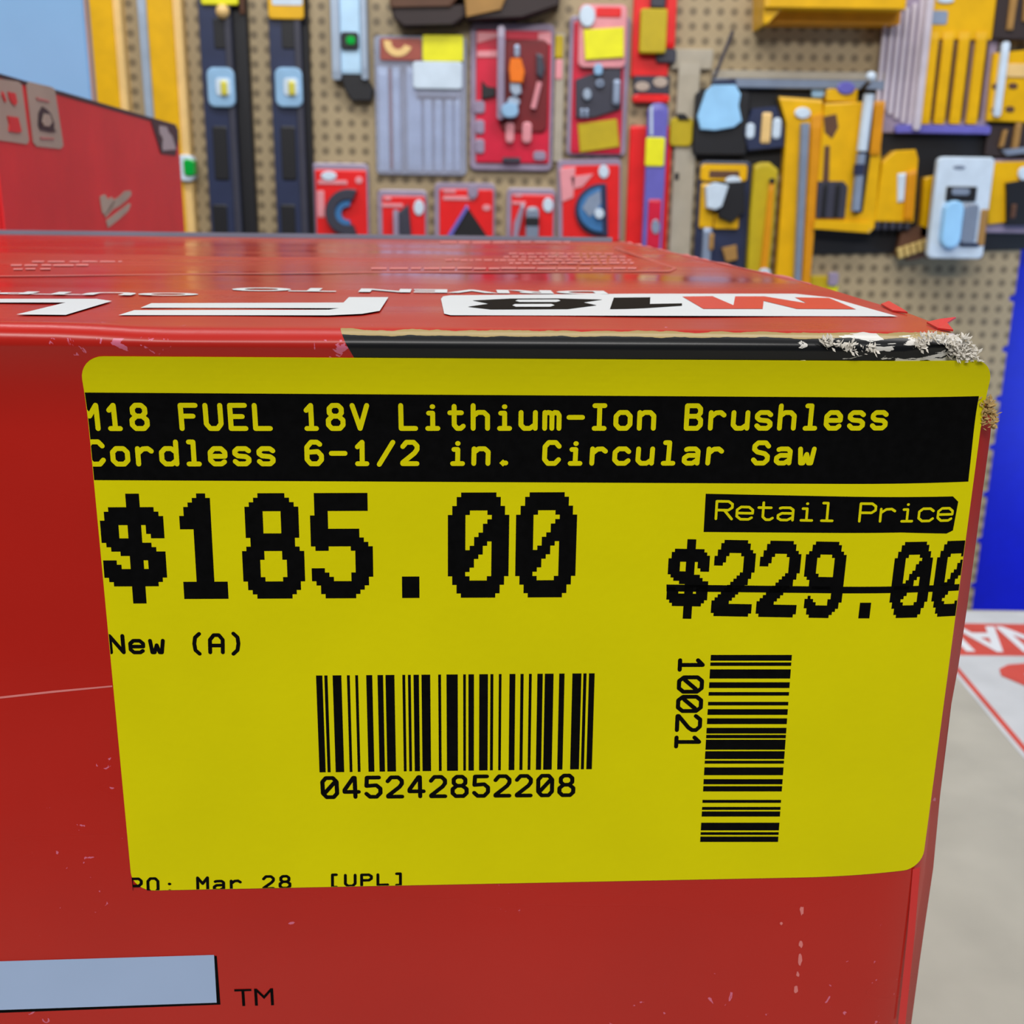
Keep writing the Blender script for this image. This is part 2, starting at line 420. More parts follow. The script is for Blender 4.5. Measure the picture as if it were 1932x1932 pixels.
G = {
 'M': [[(0,0),(0,6),(2,3.2),(4,6),(4,0)]], '1': [[(.7,4.7),(2,6),(2,0)],[(.7,0),(3.3,0)]],
 '8': [[(1.2,3.2),(.35,4),(.35,5.2),(1.2,6),(2.8,6),(3.65,5.2),(3.65,4),(2.8,3.2),(1.2,3.2),(0,2.2),(0,.9),(.9,0),(3.1,0),(4,.9),(4,2.2),(2.8,3.2)]],
 'F': [[(0,0),(0,6),(4,6)],[(0,3.2),(3.2,3.2)]], 'U': [[(0,6),(0,1.2),(1,0),(3,0),(4,1.2),(4,6)]],
 'E': [[(4,6),(0,6),(0,0),(4,0)],[(0,3.1),(3.2,3.1)]], 'L': [[(0,6),(0,0),(4,0)]], 'V': [[(0,6),(2,0),(4,6)]],
 'I': [[(.6,6),(3.4,6)],[(.6,0),(3.4,0)],[(2,0),(2,6)]],
 'B': [[(0,0),(0,6),(3,6),(3.8,5.2),(3.8,4),(3,3.2),(0,3.2)],[(3,3.2),(4,2.2),(4,.9),(3.1,0),(0,0)]],
 'C': [[(4,4.9),(3,6),(1,6),(0,4.8),(0,1.2),(1,0),(3,0),(4,1.1)]],
 'S': [[(4,5),(3.1,6),(.9,6),(0,5.1),(0,4.1),(.9,3.3),(3.1,2.8),(4,2),(4,.9),(3.1,0),(.9,0),(0,1)]],
 'R': [[(0,0),(0,6),(3,6),(4,5.1),(4,3.9),(3,3),(0,3)],[(2,3),(4,0)]], 'P': [[(0,0),(0,6),(3,6),(4,5.1),(4,3.8),(3,2.9),(0,2.9)]],
 'N': [[(0,0),(0,6),(4,0),(4,6)]], 'A': [[(0,0),(0,4.4),(1.2,6),(2.8,6),(4,4.4),(4,0)],[(0,2.4),(4,2.4)]],
 'O': [[(1,0),(0,1.2),(0,4.8),(1,6),(3,6),(4,4.8),(4,1.2),(3,0),(1,0)]],
 '0': [[(1,0),(0,1.2),(0,4.8),(1,6),(3,6),(4,4.8),(4,1.2),(3,0),(1,0)],[(.7,1.5),(3.3,4.5)]],
 '2': [[(0,4.8),(1,6),(3,6),(4,5),(4,4),(3.3,3),(0,.3),(0,0),(4,0)]],
 '4': [[(3,0),(3,6),(2.6,6),(0,2.2),(0,1.6),(4,1.6)]], '5': [[(3.7,6),(.3,6),(.1,3.4),(2.9,3.6),(4,2.6),(4,1.2),(2.9,0),(1,0),(0,1)]],
 '6': [[(3.6,5.4),(2.8,6),(1.2,6),(0,4.6),(0,1.2),(1,0),(3,0),(4,1.1),(4,2.3),(3,3.4),(.2,3.2)]],
 '9': [[(.3,.8),(1,0),(2.8,0),(4,1.2),(4,4.9),(3,6),(1,6),(0,5),(0,3.7),(1,2.7),(3.9,2.8)]],
 '$': [[(4,4.2),(4,4.6),(3.4,5.1),(.7,5.1),(0,4.5),(0,3.7),(.6,3.2),(3.3,2.6),(4,2.1),(4,1.3),(3.4,.75),(.6,.75),(0,1.5)]],
 'i': [[(1,4),(2.1,4),(2.1,0)],[(.7,0),(3.5,0)],[(2,5.7),(2.15,5.7)]], 't': [[(1.4,5.8),(1.4,.9),(2.2,0),(3.2,0),(3.9,.6)],[(.2,4.1),(3.4,4.1)]],
 'h': [[(0,0),(0,6)],[(0,3.2),(1.3,4.2),(3,4.2),(4,3.3),(4,0)]], 'u': [[(0,4.2),(0,.9),(.9,0),(2.5,0),(4,1)],[(4,4.2),(4,0)]],
 'm': [[(0,0),(0,4.2)],[(0,3.7),(.8,4.2),(1.5,4.1),(2,3.5),(2,0)],[(2,3.6),(2.7,4.2),(3.5,4.1),(4,3.4),(4,0)]],
 'o': [[(1,0),(0,1),(0,3.2),(1,4.2),(3,4.2),(4,3.2),(4,1),(3,0),(1,0)]], 'n': [[(0,0),(0,4.2)],[(0,3.2),(1.3,4.2),(3,4.2),(4,3.3),(4,0)]],
 'r': [[(.2,0),(.2,4.2)],[(.2,2.9),(1.6,4.1),(3,4.2),(3.9,3.5)]], 's': [[(3.9,3.6),(3.1,4.2),(.9,4.2),(.1,3.5),(.1,2.8),(.9,2.2),(3.1,2),(3.9,1.4),(3.9,.7),(3.1,0),(.9,0),(.1,.7)]],
 'l': [[(.9,6),(2.1,6),(2.1,0)],[(.7,0),(3.5,0)]], 'e': [[(0,2.1),(4,2.1),(4,3.2),(3,4.2),(1,4.2),(0,3.2),(0,1),(1,0),(3,0),(3.8,.6)]],
 'd': [[(4,6),(4,0)],[(4,1),(2.7,0),(1,0),(0,1),(0,3.2),(1,4.2),(2.7,4.2),(4,3.2)]],
 'a': [[(.4,4),(1,4.2),(3,4.2),(3.8,3.5),(3.8,0)],[(3.8,2.3),(1,2.3),(0,1.6),(0,.6),(.8,0),(2.4,0),(3.8,1)]],
 'w': [[(0,4.2),(.5,0),(1.2,0),(2,2.6),(2.8,0),(3.5,0),(4,4.2)]], 'c': [[(3.9,3.4),(3,4.2),(1,4.2),(0,3.2),(0,1),(1,0),(3,0),(3.9,.8)]],
 '-': [[(.1,2.9),(3.9,2.9)]], '/': [[(.1,-.2),(3.9,6)]], '.': [[(1.6,.15),(2.4,.15)]], ':': [[(1.9,3.4),(2.1,3.4)],[(1.9,.4),(2.1,.4)]],
 '(': [[(2.9,6.5),(1.6,5.2),(1.3,3),(1.6,.8),(2.9,-.5)]], ')': [[(1.1,6.5),(2.4,5.2),(2.7,3),(2.4,.8),(1.1,-.5)]],
 '[': [[(3,6.3),(1.4,6.3),(1.4,-.4),(3,-.4)]], ']': [[(1,6.3),(2.6,6.3),(2.6,-.4),(1,-.4)]],
}
LAB = [(1, 0, -0.00005), (-1, 0, WL - 0.00005), (0, 1, -0.00005)]
PXM = W / 1640
class Run:
    def __init__(s, P0, P1, T0, T1, n, gw):
        s.q = [Vector(onfront(*p)) for p in (P0, P1, T0, T1)]; s.n = n; s.gw = gw
    def pt(s, cx, v):
        u = cx / (s.n - 1 + s.gw); a = s.q[0].lerp(s.q[1], u); b = s.q[2].lerp(s.q[3], u); return a.lerp(b, v)
def write(fr, txt, P0, P1, T0, T1, tpx, gw=0.76):
    R = Run(P0, P1, T0, T1, len(txt), gw); t = tpx * PXM
    for i, ch in enumerate(txt):
        fr.k = 0
        for line in G.get(ch, []):
            pts = [R.pt(i + x / 4 * gw, y / 6) for x, y in line]
            for a, b in zip(pts, pts[1:]): fr.seg(a, b, t)
            for p in pts: fr.dot(p, t)
            if ch == '.': fr.dot(pts[0], t * 1.5, 4)
def pixels(fr, txt, P0, P1, T0, T1, gw=0.9, NX=14, NY=24, th=1.85):
    """big printer digits: rastered to a coarse cell grid like the print-out"""
    R = Run(P0, P1, T0, T1, len(txt), gw)
    for i, ch in enumerate(txt):
        segs = []
        for k, line in enumerate(G.get(ch, [])):
            pts = [(1.75 + x / 4 * (NX - 3.5), 2.1 + y / 6 * (NY - 4.2)) for x, y in line]
            q = 1.35 if (ch == '0' and k == 1) else ((1.2 if k == 1 else 1.85) if ch == '$' else th)
            segs += [(a, b, q) for a, b in zip(pts, pts[1:])]
        if ch == '.': cellset = {(c, r) for c in range(5, 9) for r in range(0, 5)}
        else:
            cellset = {(c, r) for c in (6, 7, 8) for r in range(-1, 24)} if ch == '$' else set()
            for c in range(NX):
                for r in range(-2, NY + 2):
                    p = Vector((c + .5, (r + .5)))
                    for a, b, q in segs:
                        a2 = Vector(a); d = Vector(b) - a2
                        tt = max(0, min(1, (p - a2).dot(d) / max(d.length_squared, 1e-9)))
                        e = p - (a2 + d * tt)
                        if math.hypot(e.x, e.y * 0.92) <= q: cellset.add((c, r)); break
        for r in range(-2, NY + 2):
            c = 0
            while c < NX:
                if (c, r) in cellset:
                    c2 = c
                    while (c2, r) in cellset: c2 += 1
                    P = [R.pt(i + cc / NX * gw, rr / NY) for cc, rr in ((c, r), (c2, r), (c2, r + 1), (c, r + 1))]
                    fr.face([tuple(p) for p in P]); c = c2
                c += 1
lab = None
bm = bmesh.new()
def rrect(x0, z0, x1, z1, r, n=8):
    P = []
    for cx, cz, a0 in ((x1 - r, z0 + r, -90), (x1 - r, z1 - r, 0), (x0 + r, z1 - r, 90), (x0 + r, z0 + r, 180)):
        for k in range(n + 1):
            a = math.radians(a0 + 90 * k / n); P.append((cx + math.cos(a) * r, cz + math.sin(a) * r))
    return P
fr = Front(0.00012); fr.face(rrect(0, 0, WL, HL, 0.0027)); fbm = fr.bm
bmesh.ops.remove_doubles(fbm, verts=fbm.verts, dist=1e-6)
ext = bmesh.ops.extrude_face_region(fbm, geom=fbm.faces[:])
for v in [g for g in ext['geom'] if isinstance(g, bmesh.types.BMVert)]: v.co.y += 0.0001
label = link('price_label', fbm, 'label_yellow', box, DZ); label['label'] = 'big yellow price sticker with black print'
K = 'ink_black'
def front(name, m, lift=0.00014, fn=None, clips=LAB):
    f = Front(lift); f.cl = clips; fn(f); return f.done(name, m, label)
def f_band(f):
    f.px([(140, 740), (1846, 747), (1826, 908), (140, 905)])
front('header_band', K, fn=f_band)
def f_head(f):
    write(f, 'M18 FUEL 18V Lithium-Ion Brushless', (158, 808), (1669, 807), (153, 764), (1674, 765), 9, gw=0.6)
    write(f, 'Cordless 6-1/2 in. Circular Saw', (169, 875), (1532, 873), (165, 833), (1537, 835), 9, gw=0.6)
front('heading_text', 'label_yellow', 0.00017, f_head)
front('price_text', K, fn=lambda f: pixels(f, '$185.00', (201, 1130), (1084, 1126), (185, 931), (1090, 928)))
def f_retail(f): f.px([(1331, 931), (1797, 936), (1807, 946), (1797, 1000), (1785, 1006), (1700, 1004), (1327, 1003)])
front('retail_band', K, fn=f_retail)
front('retail_text', 'label_yellow', 0.00017, lambda f: write(f, 'Retail Price', (1350, 978), (1794, 981), (1352, 945), (1798, 948), 5))
def f_old(f):
    pixels(f, '$229.00', (1255, 1160), (1820, 1160), (1263, 1016), (1841, 1018))
    f.px([(1257, 1102), (1830, 1100), (1830, 1112), (1257, 1115)])
front('old_price_text', K, fn=f_old)
front('condition_text', K, fn=lambda f: write(f, 'New (A)', (210, 1230), (458, 1230), (207, 1199), (458, 1197), 7.5, gw=0.64))
def f_bars(f):
    for a, b in ((88,128),(140,160),(192,247),(282,300),(334,352),(403,441),(474,509),(524,580),(630,648),(665,683),(700,734),(750,805),(855,873),(907,978),(1012,1029),(1045,1080),(1113,1168),(1183,1202),(1236,1253),(1303,1340),(1372,1392),(1425,1443),(1478,1512),(1525,1580),(1615,1649),(1698,1755),(1767,1787),(1802,1838)):
        def T(x, top):
            u = (x - 88) / 1750; xx = x if top else 110 + u * 1710
            yy = (112 - 14 * u) if top else (720 - 20 * u)
            return (570 + xx / 3.331, 1240 + yy / 3.331)
        f.px([T(a, 1), T(b, 1), T(b, 0), T(a, 0)])
front('barcode', K, fn=f_bars)
front('barcode_number', K, fn=lambda f: write(f, '045242852208', (610, 1503), (1081, 1499), (608, 1467), (1082, 1462), 8.5, gw=0.65))
def f_side(f):
    for a, b in ((160,210),(225,255),(285,365),(397,447),(482,513),(567,598),(630,680),(710,760),(792,842),(853,883),(895,982),(995,1063),(1077,1103),(1135,1203),(1237,1282),(1298,1344),(1417,1443),(1478,1504),(1517,1562),(1615,1682),(1697,1721),(1735,1782)):
        def T(y, rt):
            u = (y - 160) / 1622; x = (1258 - 120 * u) if rt else (555 - 93 * u)
            return (1220 + x / 4.6, 1200 + y / 4.6)
        f.px([T(a, 0), T(a, 1), T(b, 1), T(b, 0)])
front('side_barcode', K, fn=f_side)
front('side_barcode_number', K, fn=lambda f: write(f, '10021', (1283, 1240), (1275, 1412), (1326, 1240), (1318, 1412), 8.5, gw=0.74))
front('date_text', K, fn=lambda f: write(f, 'PO: Mar 28  [UPL]', (249, 1683), (762, 1667), (248, 1657), (762, 1648), 6.2, gw=0.6))
# white logo bar at the foot of the front, and TM
def fpart(name, m, lift, fn):
    f = Front(lift); fn(f); return f.done(name, m, box)
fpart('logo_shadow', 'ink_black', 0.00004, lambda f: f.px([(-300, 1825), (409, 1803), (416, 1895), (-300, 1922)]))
fpart('logo_bar', 'logo_pale', 0.00007, lambda f: f.px([(-300, 1822), (404, 1801), (409, 1891), (-300, 1915)]))
fpart('crease', 'print_pink', 0.00003, lambda f: f.px([(-300, 1335), (0, 1314), (100, 1303), (212, 1293), (212, 1296), (100, 1307), (0, 1318), (-300, 1339)]))
bm = text_bm('TM', 1, 1); a0 = onfront(444, 1898); a1 = onfront(517, 1896); a2 = onfront(443, 1866)
for v in bm.verts: v.co = Vector((a0[0] + (a1[0] - a0[0]) * v.co.x, -0.00005, a0[1] + (a2[1] - a0[1]) * v.co.y))
link('trademark_text', bm, 'ink_black', box, DZ)
def f_scuff(f):
    rnd = random.Random(3)
    for x, y, w_, h_ in ((1513,1718,4,10),(1511,1782,4,7),(1509,1812,4,12),(1505,1838,3,5),(1502,1866,4,11),(1474,1742,3,3)):
        f.px([(x + w_ * math.cos(k * 0.7) * rnd.uniform(.6, 1.2), y + h_ * math.sin(k * 0.7) * rnd.uniform(.6, 1.2)) for k in range(9)])
fpart('scuff_marks', 'print_pink', 0.00003, f_scuff)
# ---- top print
def top(name, polys, m, lift=0.00015, px=True):
    bm = bmesh.new()
    for P in polys:
        Q = [ontop(*p) for p in P] if px else P
        f = bm.faces.new([bm.verts.new((x, y, TOPZ + lift)) for x, y in Q])
    bmesh.ops.triangulate(bm, faces=bm.faces)
    return link(name, bm, m, box, DZ)
z3 = lambda P: [(x / 2.639 + 1200, y / 2.639 + 430) for x, y in P]
z2 = lambda P: [(x / 2.76 + 600, y / 2.76 + 430) for x, y in P]
z1 = lambda P: [(x / 2.415, y / 2.415 + 430) for x, y in P]
emb = top('logo_block', [[(832,566),(836,561),(850,559),(1200,556),(1500,556),(1566,563),(1693,599),(1200,598),(850,597),(838,594)]], 'print_white')
top('logo_letter', [z3([(230,348),(380,346),(485,392),(493,347),(640,347),(850,382),(790,352),(960,355),(1095,412),(800,410),(635,370),(630,410),(335,410)])], 'logo_red', 0.0002)
top('logo_digits', [z2([(1540,370),(1730,368),(1728,403),(1895,400),(1895,412),(1700,425),(1600,429),(1520,430)]),
                    z2([(805,385),(1000,375),(1250,374),(1480,380),(1380,395),(1450,410),(1300,430),(900,432),(780,418),(890,402)])], 'ink_black', 0.0002)
top('logo_digit_gaps', [z2([(1040,383),(1250,382),(1262,389),(1240,395),(1050,395),(1028,389)]), z2([(1025,406),(1215,405),(1232,412),(1210,420),(1030,420),(1012,413)])], 'print_white', 0.00025)
top('logo_lettering', [z1([(690,348),(1565,345),(1590,320),(1770,320),(1730,383),(1650,397),(1500,404),(540,403),(612,380),(1500,378),(1545,371),(640,369)]),
                       z1([(-300,328),(440,328),(510,338),(300,402),(75,400),(300,345),(-300,345)])], 'print_white')
def toptext(name, s, xr_px, xl_px, yb, yt, m):
    a = ontop(xr_px, yb); b = ontop(xl_px, yb); c = ontop((xr_px + xl_px) / 2, yt)
    wd = a[0] - b[0]; ht = c[1] - a[1]
    bm = text_bm(s, wd, abs(ht), 0.035)
    for v in bm.verts: v.co = Vector((a[0] - v.co.x, a[1] + abs(ht) - v.co.y, TOPZ + 0.00015))
    return link(name, bm, m, box, DZ), wd / len(s)
toptext('slogan_text', 'DRIVEN TO', 1149, 414, 557, 547, 'print_white')
toptext('slogan_text', 'OUTPERFORM', 368, -640, 560, 550, 'print_white')
rnd = random.Random(5)
for y, xa, xb, hgt, lo, hi, gap in ((509,700,1200,3.2,18,36,6),(499,960,1195,3,8,22,5),(493,840,1190,2.6,7,18,6),(487,950,1180,2.6,7,18,6),(481,960,1160,2.4,8,18,7),(459,830,1075,3,18,34,8),(510,25,95,2.5,14,26,9),(503,20,170,3,18,40,9),(496,60,230,2.5,16,40,12)):
    x = xa; dash = []
    while x < xb:
        l = min(rnd.uniform(lo, hi), xb - x); s = rnd.uniform(-.4, .4)
        dash.append([(x, y + s), (x + l, y + s), (x + l + 1, y - hgt + s), (x + 1, y - hgt + s)]); x += l + rnd.uniform(2, gap)
    top('small_print', dash, 'print_pink')
top('frame_line', [[(700,514),(1262,511),(1270,507),(1160,470),(1162,468),(1278,507),(1264,514),(700,516)], [(-100,522),(700,514),(700,516),(-100,524)]], 'line_red', 0.00012)
bm = bmesh.new(); bm_box(bm, (XL, DEPTH, TOPZ - 0.004), (interp(topr, DEPTH) - 0.003, DEPTH + 0.0012, TOPZ + 0.0014)); link('back_flap', bm, 'plastic_grey', box, DZ)
# torn corner: fibres and peeled flaps
def fibres(name, m, seed, pts, n, size, depth=0.001):
    rnd = random.Random(seed); bm = bmesh.new()
    for _ in range(n):
        x, y = rnd.choice(pts); x += rnd.uniform(-14, 14); y += rnd.uniform(-8, 8)
        X, Z = onfront(x, y); Y = bend(X, Z) - rnd.uniform(0, depth * 0.6) + 0.0002
        a = rnd.uniform(-1.2, 2.6); l = size * rnd.uniform(.5, 1.4); w_ = l * rnd.uniform(.15, .45)
        d = Vector((math.cos(a), rnd.uniform(-.1, .1), math.sin(a))) * l; s = Vector((-math.sin(a), rnd.uniform(-.4, .4), math.cos(a))) * w_
        c = Vector((X, Y, Z)); th = Vector((0, 0.00008, 0))
        F_ = [c, c + d * .5 + s * .6, c + d, c + d * .6 - s * .5]
        prism(bm, F_, [p + th for p in F_])
    return link(name, bm, m, box, DZ)
fibres('torn_paper', 'torn_paper', 2, [(1770, 640), (1790, 645), (1810, 645), (1825, 655), (1830, 665), (1750, 638), (1800, 660), (1735, 650), (1640, 660), (1600, 655), (1565, 648), (1815, 670), (1830, 675), (1805, 672)], 420, 0.00065)
fibres('torn_kraft', 'kraft', 4, [(1862, 770), (1866, 785), (1862, 800), (1858, 760), (1860, 780)], 170, 0.0006)
bm = bmesh.new()
def flap(px_pts, th=0.0002, lift=0.0):
    P = []
    for x, y, l in px_pts:
        X, Y = ontop(x, y); P.append(Vector((X, Y, TOPZ + l)))
    prism(bm, [p + Vector((0, 0, th)) for p in P], P)
flap([(1662, 577, 0.0001), (1676, 577, 0.0005), (1700, 588, 0.0003), (1712, 593, 0.0001), (1684, 588, 0.0)])
flap([(1748, 612, 0.0001), (1772, 614, 0.0006), (1802, 612, 0.0007), (1786, 618, 0.0004), (1798, 627, 0.0001), (1770, 622, 0.0)])
link('peeled_flap', bm, 'flap_red', box, DZ)
bm = bmesh.new(); rnd = random.Random(9); rings = []
for k in range(40):
    f_ = k / 39 * 0.5; Y = DEPTH - 0.002 - (DEPTH * 0.72) * f_ / 0.5 * 1.0; X = interp(topr, Y) - 0.0004
    r = (0.0002 + 0.0009 * rnd.random() ** 2) * (1 - f_)
    rings.append([bm.verts.new((X + r * math.cos(a), Y, TOPZ + 0.0001 + 0.7 * r * math.sin(a))) for a in (i * math.pi / 3 for i in range(6))])
for A, B in zip(rings, rings[1:]):
    for i in range(6): bm.faces.new((A[i], A[(i + 1) % 6], B[(i + 1) % 6], B[i]))
bm.faces.new(rings[0]); bm.faces.new(rings[-1][::-1])
link('worn_edge', bm, 'print_pink', box, DZ)
fpart('corner_tape', 'flap_red', 0.00002, lambda f: f.px([(1722, 1640), (1736, 1635), (1726, 1760), (1708, 1932), (1694, 1932), (1712, 1760)]))
# ------------------------------------------------------------------ left carton behind
far = atY(331, 236, CAM.y + 0.69); near = atZ(0, 140, far.z)
fd = (near - far); fl = fd.length; fd.normalize(); fn_ = Vector((fd.y, -fd.x, 0))
if fn_.x < 0: fn_ = -fn_                                    # out of the visible face, towards the right
def onside(px, py):
    r = ray(px, py); return CAM + r * ((far - CAM).dot(fn_) / r.dot(fn_))
lc = empty('tool_carton', (far.x, far.y, TZ), 'smaller red carton with two tan stickers, standing behind at the left', 'carton')
LOC = Vector(lc.location); bk = -fn_ * 0.2
ext_near = far + fd * (fl + 0.012)
c1 = onside(337, 252); c2 = far + Vector((0, 0, 0))
topf = [ext_near, far, Vector((c1.x, c1.y, c1.z)), Vector((c1.x, c1.y, TZ)), Vector((ext_near.x, ext_near.y, TZ))]
bm = bmesh.new(); prism(bm, topf, [p + bk for p in topf])
bmesh.ops.bevel(bm, geom=bm.edges[:], offset=0.0012, segments=2, affect='EDGES')
link('carton_body', bm, 'carton_red_back', lc, LOC)
def side(name, polys, m, lift, par=lc, th=0.0003):
    bm = bmesh.new()
    for P in polys:
        Q = [onside(*p) for p in P]
        prism(bm, [q + fn_ * (lift + th) for q in Q], [q + fn_ * lift for q in Q])
    return link(name, bm, m, par, LOC)
side('edge_strip', [[(-8, 137), (331, 235), (336, 252), (325, 240), (0, 147), (-8, 144)]], 'sticker_dark', 0)
side('sticker', [[(-8, 148), (33, 154), (39, 160), (53, 265), (49, 272), (-8, 264)]], 'sticker_tan', 0.0001)
z4 = lambda P: [(x / 10.735, y / 10.735 + 120) for x, y in P]
side('sticker_print', [z4([(0,560),(40,600),(90,760),(60,780),(0,640)]), z4([(120,570),(270,600),(310,780),(270,850),(200,800),(150,700)]), z4([(110,1060),(330,1090),(400,1380),(320,1400),(140,1370),(150,1220)])], 'carton_red_back', 0.0005)
side('sticker', [[(48, 160), (53, 154), (96, 164), (102, 169), (118, 275), (112, 281), (67, 276), (61, 269)]], 'sticker_tan', 0.0001)
side('sticker_print', [z4([(820,870),(900,920),(990,1010),(1060,1200),(1060,1330),(1110,1370),(980,1385),(780,1340),(740,1250),(750,1000)])], 'sticker_dark', 0.0005)
side('sticker_print', [z4([(840,1010),(950,1030),(1000,1180),(940,1270),(830,1260),(800,1180)])], 'sticker_tan', 0.0009)
side('sticker_print', [z4([(700,680),(960,750),(965,780),(720,730)]), z4([(780,1490),(1060,1510),(1065,1530),(800,1530)])], 'print_pink', 0.0005)
side('corner_label', [[(283, 225), (330, 236), (335, 245), (336, 262), (330, 294), (303, 290)]], 'sticker_dark', 0.0001)
side('corner_label_print', [[(298, 237), (312, 239), (316, 250), (322, 256), (330, 282), (305, 284), (305, 262), (299, 252)]], 'print_grey', 0.0005)
# white script emblem, slanting up to the right, with a stroke under it
z5 = lambda P: [(x / 4.2, y / 4.2) for x, y in P]
side('script_logo', [z5([(785,1560),(825,1540),(850,1580),(880,1560),(905,1600),(870,1660),(835,1700),(805,1690)]), z5([(900,1580),(940,1560),(985,1515),(1030,1510),(1035,1545),(1000,1585),(945,1630),(890,1660),(830,1725),(822,1700)]),
                     z5([(835,1750),(1020,1610),(1030,1625),(1010,1670),(935,1740),(850,1805)])], 'sticker_tan', 0.0001)
# white carton behind the left carton
wy = CAM.y + 0.715
a = atY(163, 80, wy); b_ = atY(-40, 80, wy); ztop = atY(100, -60, wy).z
wb = empty('display_board', (b_.x, wy, TZ), 'pale blue-white board with a thin tan edge, standing behind the smaller red carton', 'board')
part_box('board', (b_.x, wy, TZ), (a.x, wy + 0.008, ztop), 'white_board', wb, 0.0008)
part_box('edge_trim', (a.x + 0.0001, wy + 0.0005, TZ), (a.x + 0.0012, wy + 0.0075, ztop - 0.002), 'sticker_tan', wb, 0.0003)
# ------------------------------------------------------------------ goods on the pegboard
class Thing:
    """a product hanging flat on the wall; px rectangles are read on its own plane"""
    def __init__(s, name, label_, cat, rect, group=None, y0=0.0, rot=0):
        s.y0 = y0; s.rot = math.radians(rot)
        cx = (rect[0] + rect[2]) / 2; cy = (rect[1] + rect[3]) / 2
        s.c = (cx, cy); p = atY(cx, rect[3], YW)
        s.e = empty(name, (p.x, YW - y0, p.z), label_, cat, group); s.loc = Vector(s.e.location)
    def W(s, px, py, y):
        return atY(px, py, YW - s.y0 - y)
    def loop(s, P, y):
        if s.rot:
            c = s.W(*s.c, y); out = []
            for p in P:
                q = s.W(*p, y) - c
                out.append(c + Vector((q.x * math.cos(s.rot) + q.z * math.sin(s.rot), 0, -q.x * math.sin(s.rot) + q.z * math.cos(s.rot))))
            return out
        return [s.W(*p, y) for p in P]
    def rect(s, r, y, rad):
        """upright rounded rectangle from a px box"""
        xm = (r[0] + r[2]) / 2; ym = (r[1] + r[3]) / 2
        x0 = s.W(r[0], ym, y).x; x1 = s.W(r[2], ym, y).x; z1 = s.W(xm, r[1], y).z; z0 = s.W(xm, r[3], y).z
        rr = min(rad * 0.00106, (x1 - x0) * 0.49, (z1 - z0) * 0.49)
        L = [Vector((x, YW - s.y0 - y, z)) for x, z in (rrect(x0, z0, x1, z1, rr, 4) if rr > 0 else ((x0, z0), (x1, z0), (x1, z1), (x0, z1)))]
        if s.rot:
            c = s.W(*s.c, y); out = []
            for q in L:
                q = q - c; out.append(c + Vector((q.x * math.cos(s.rot) + q.z * math.sin(s.rot), 0, -q.x * math.sin(s.rot) + q.z * math.cos(s.rot))))
            L = out
        return L
    def solid(s, name, loops, m, ya, yb, par=None, cham=0.0015):
        if len(loops) > 1: return [s.solid(name, [L], m, ya, yb, par, cham) for L in loops][-1]
        bm = bmesh.new()
        for L in loops:
            back = [Vector((p.x, YW - s.y0 - ya, p.z)) for p in L]
            c = sum(L, Vector()) / len(L)
            ch = min(cham, (yb - ya) * 0.4)
            mid = [Vector((p.x, YW - s.y0 - yb + ch, p.z)) for p in L]
            sc = max(0.6, 1 - ch / max(0.002, min(max(abs(p.x - c.x) for p in L), max(abs(p.z - c.z) for p in L))))
            frn = [Vector((c.x + (p.x - c.x) * sc, YW - s.y0 - yb, c.z + (p.z - c.z) * sc)) for p in L]
            rings = [[bm.verts.new(p) for p in R_] for R_ in (back, mid, frn)]
            n = len(L)
            for A, B in zip(rings, rings[1:]):
                for i in range(n): bm.faces.new((A[i], A[(i + 1) % n], B[(i + 1) % n], B[i]))
            bm.faces.new(rings[0][::-1]); bm.faces.new(rings[-1])
        return link(name, bm, m, par or s.e, s.loc)
    def box(s, name, r, m, ya, yb, rad=4, par=None):
        rs = r if isinstance(r, list) else [r]
        return s.solid(name, [s.rect(q, yb, rad) for q in rs], m, ya, yb, par)
    def poly(s, name, P, m, ya, yb, par=None):
        Ps = P if isinstance(P[0], list) else [P]
        return s.solid(name, [s.loop(q, yb) for q in Ps], m, ya, yb, par)
    def rod(s, name, p, q, rpx, m, y, par=None):
        bm = bmesh.new(); tube(bm, [s.W(*p, y), s.W(*q, y)], rpx * 0.00106, 12); return link(name, bm, m, par or s.e, s.loc)
    def ball(s, name, p, rpx, m, y, par=None):
        bm = bmesh.new(); sphere(bm, s.W(*p, y), rpx * 0.00106); return link(name, bm, m, par or s.e, s.loc, smooth=True)
def ring(cx, cy, ro, ri, a0, a1, n=20):
    P = [(cx + ro * math.cos(math.radians(a0 + (a1 - a0) * k / n)), cy + ro * math.sin(math.radians(a0 + (a1 - a0) * k / n))) for k in range(n + 1)]
    return P + [(cx + ri * math.cos(math.radians(a1 - (a1 - a0) * k / n)), cy + ri * math.sin(math.radians(a1 - (a1 - a0) * k / n))) for k in range(n + 1)]
def circ(cx, cy, rx, ry=None, n=18):
    ry = ry or rx; return [(cx + rx * math.cos(2 * math.pi * k / n), cy + ry * math.sin(2 * math.pi * k / n)) for k in range(n)]
def strip_poly(bm_thing, name, quads, m, ya, yb): return bm_thing.poly(name, quads, m, ya, yb)
SL = 'spirit levels hung upright at the left of the pegboard'
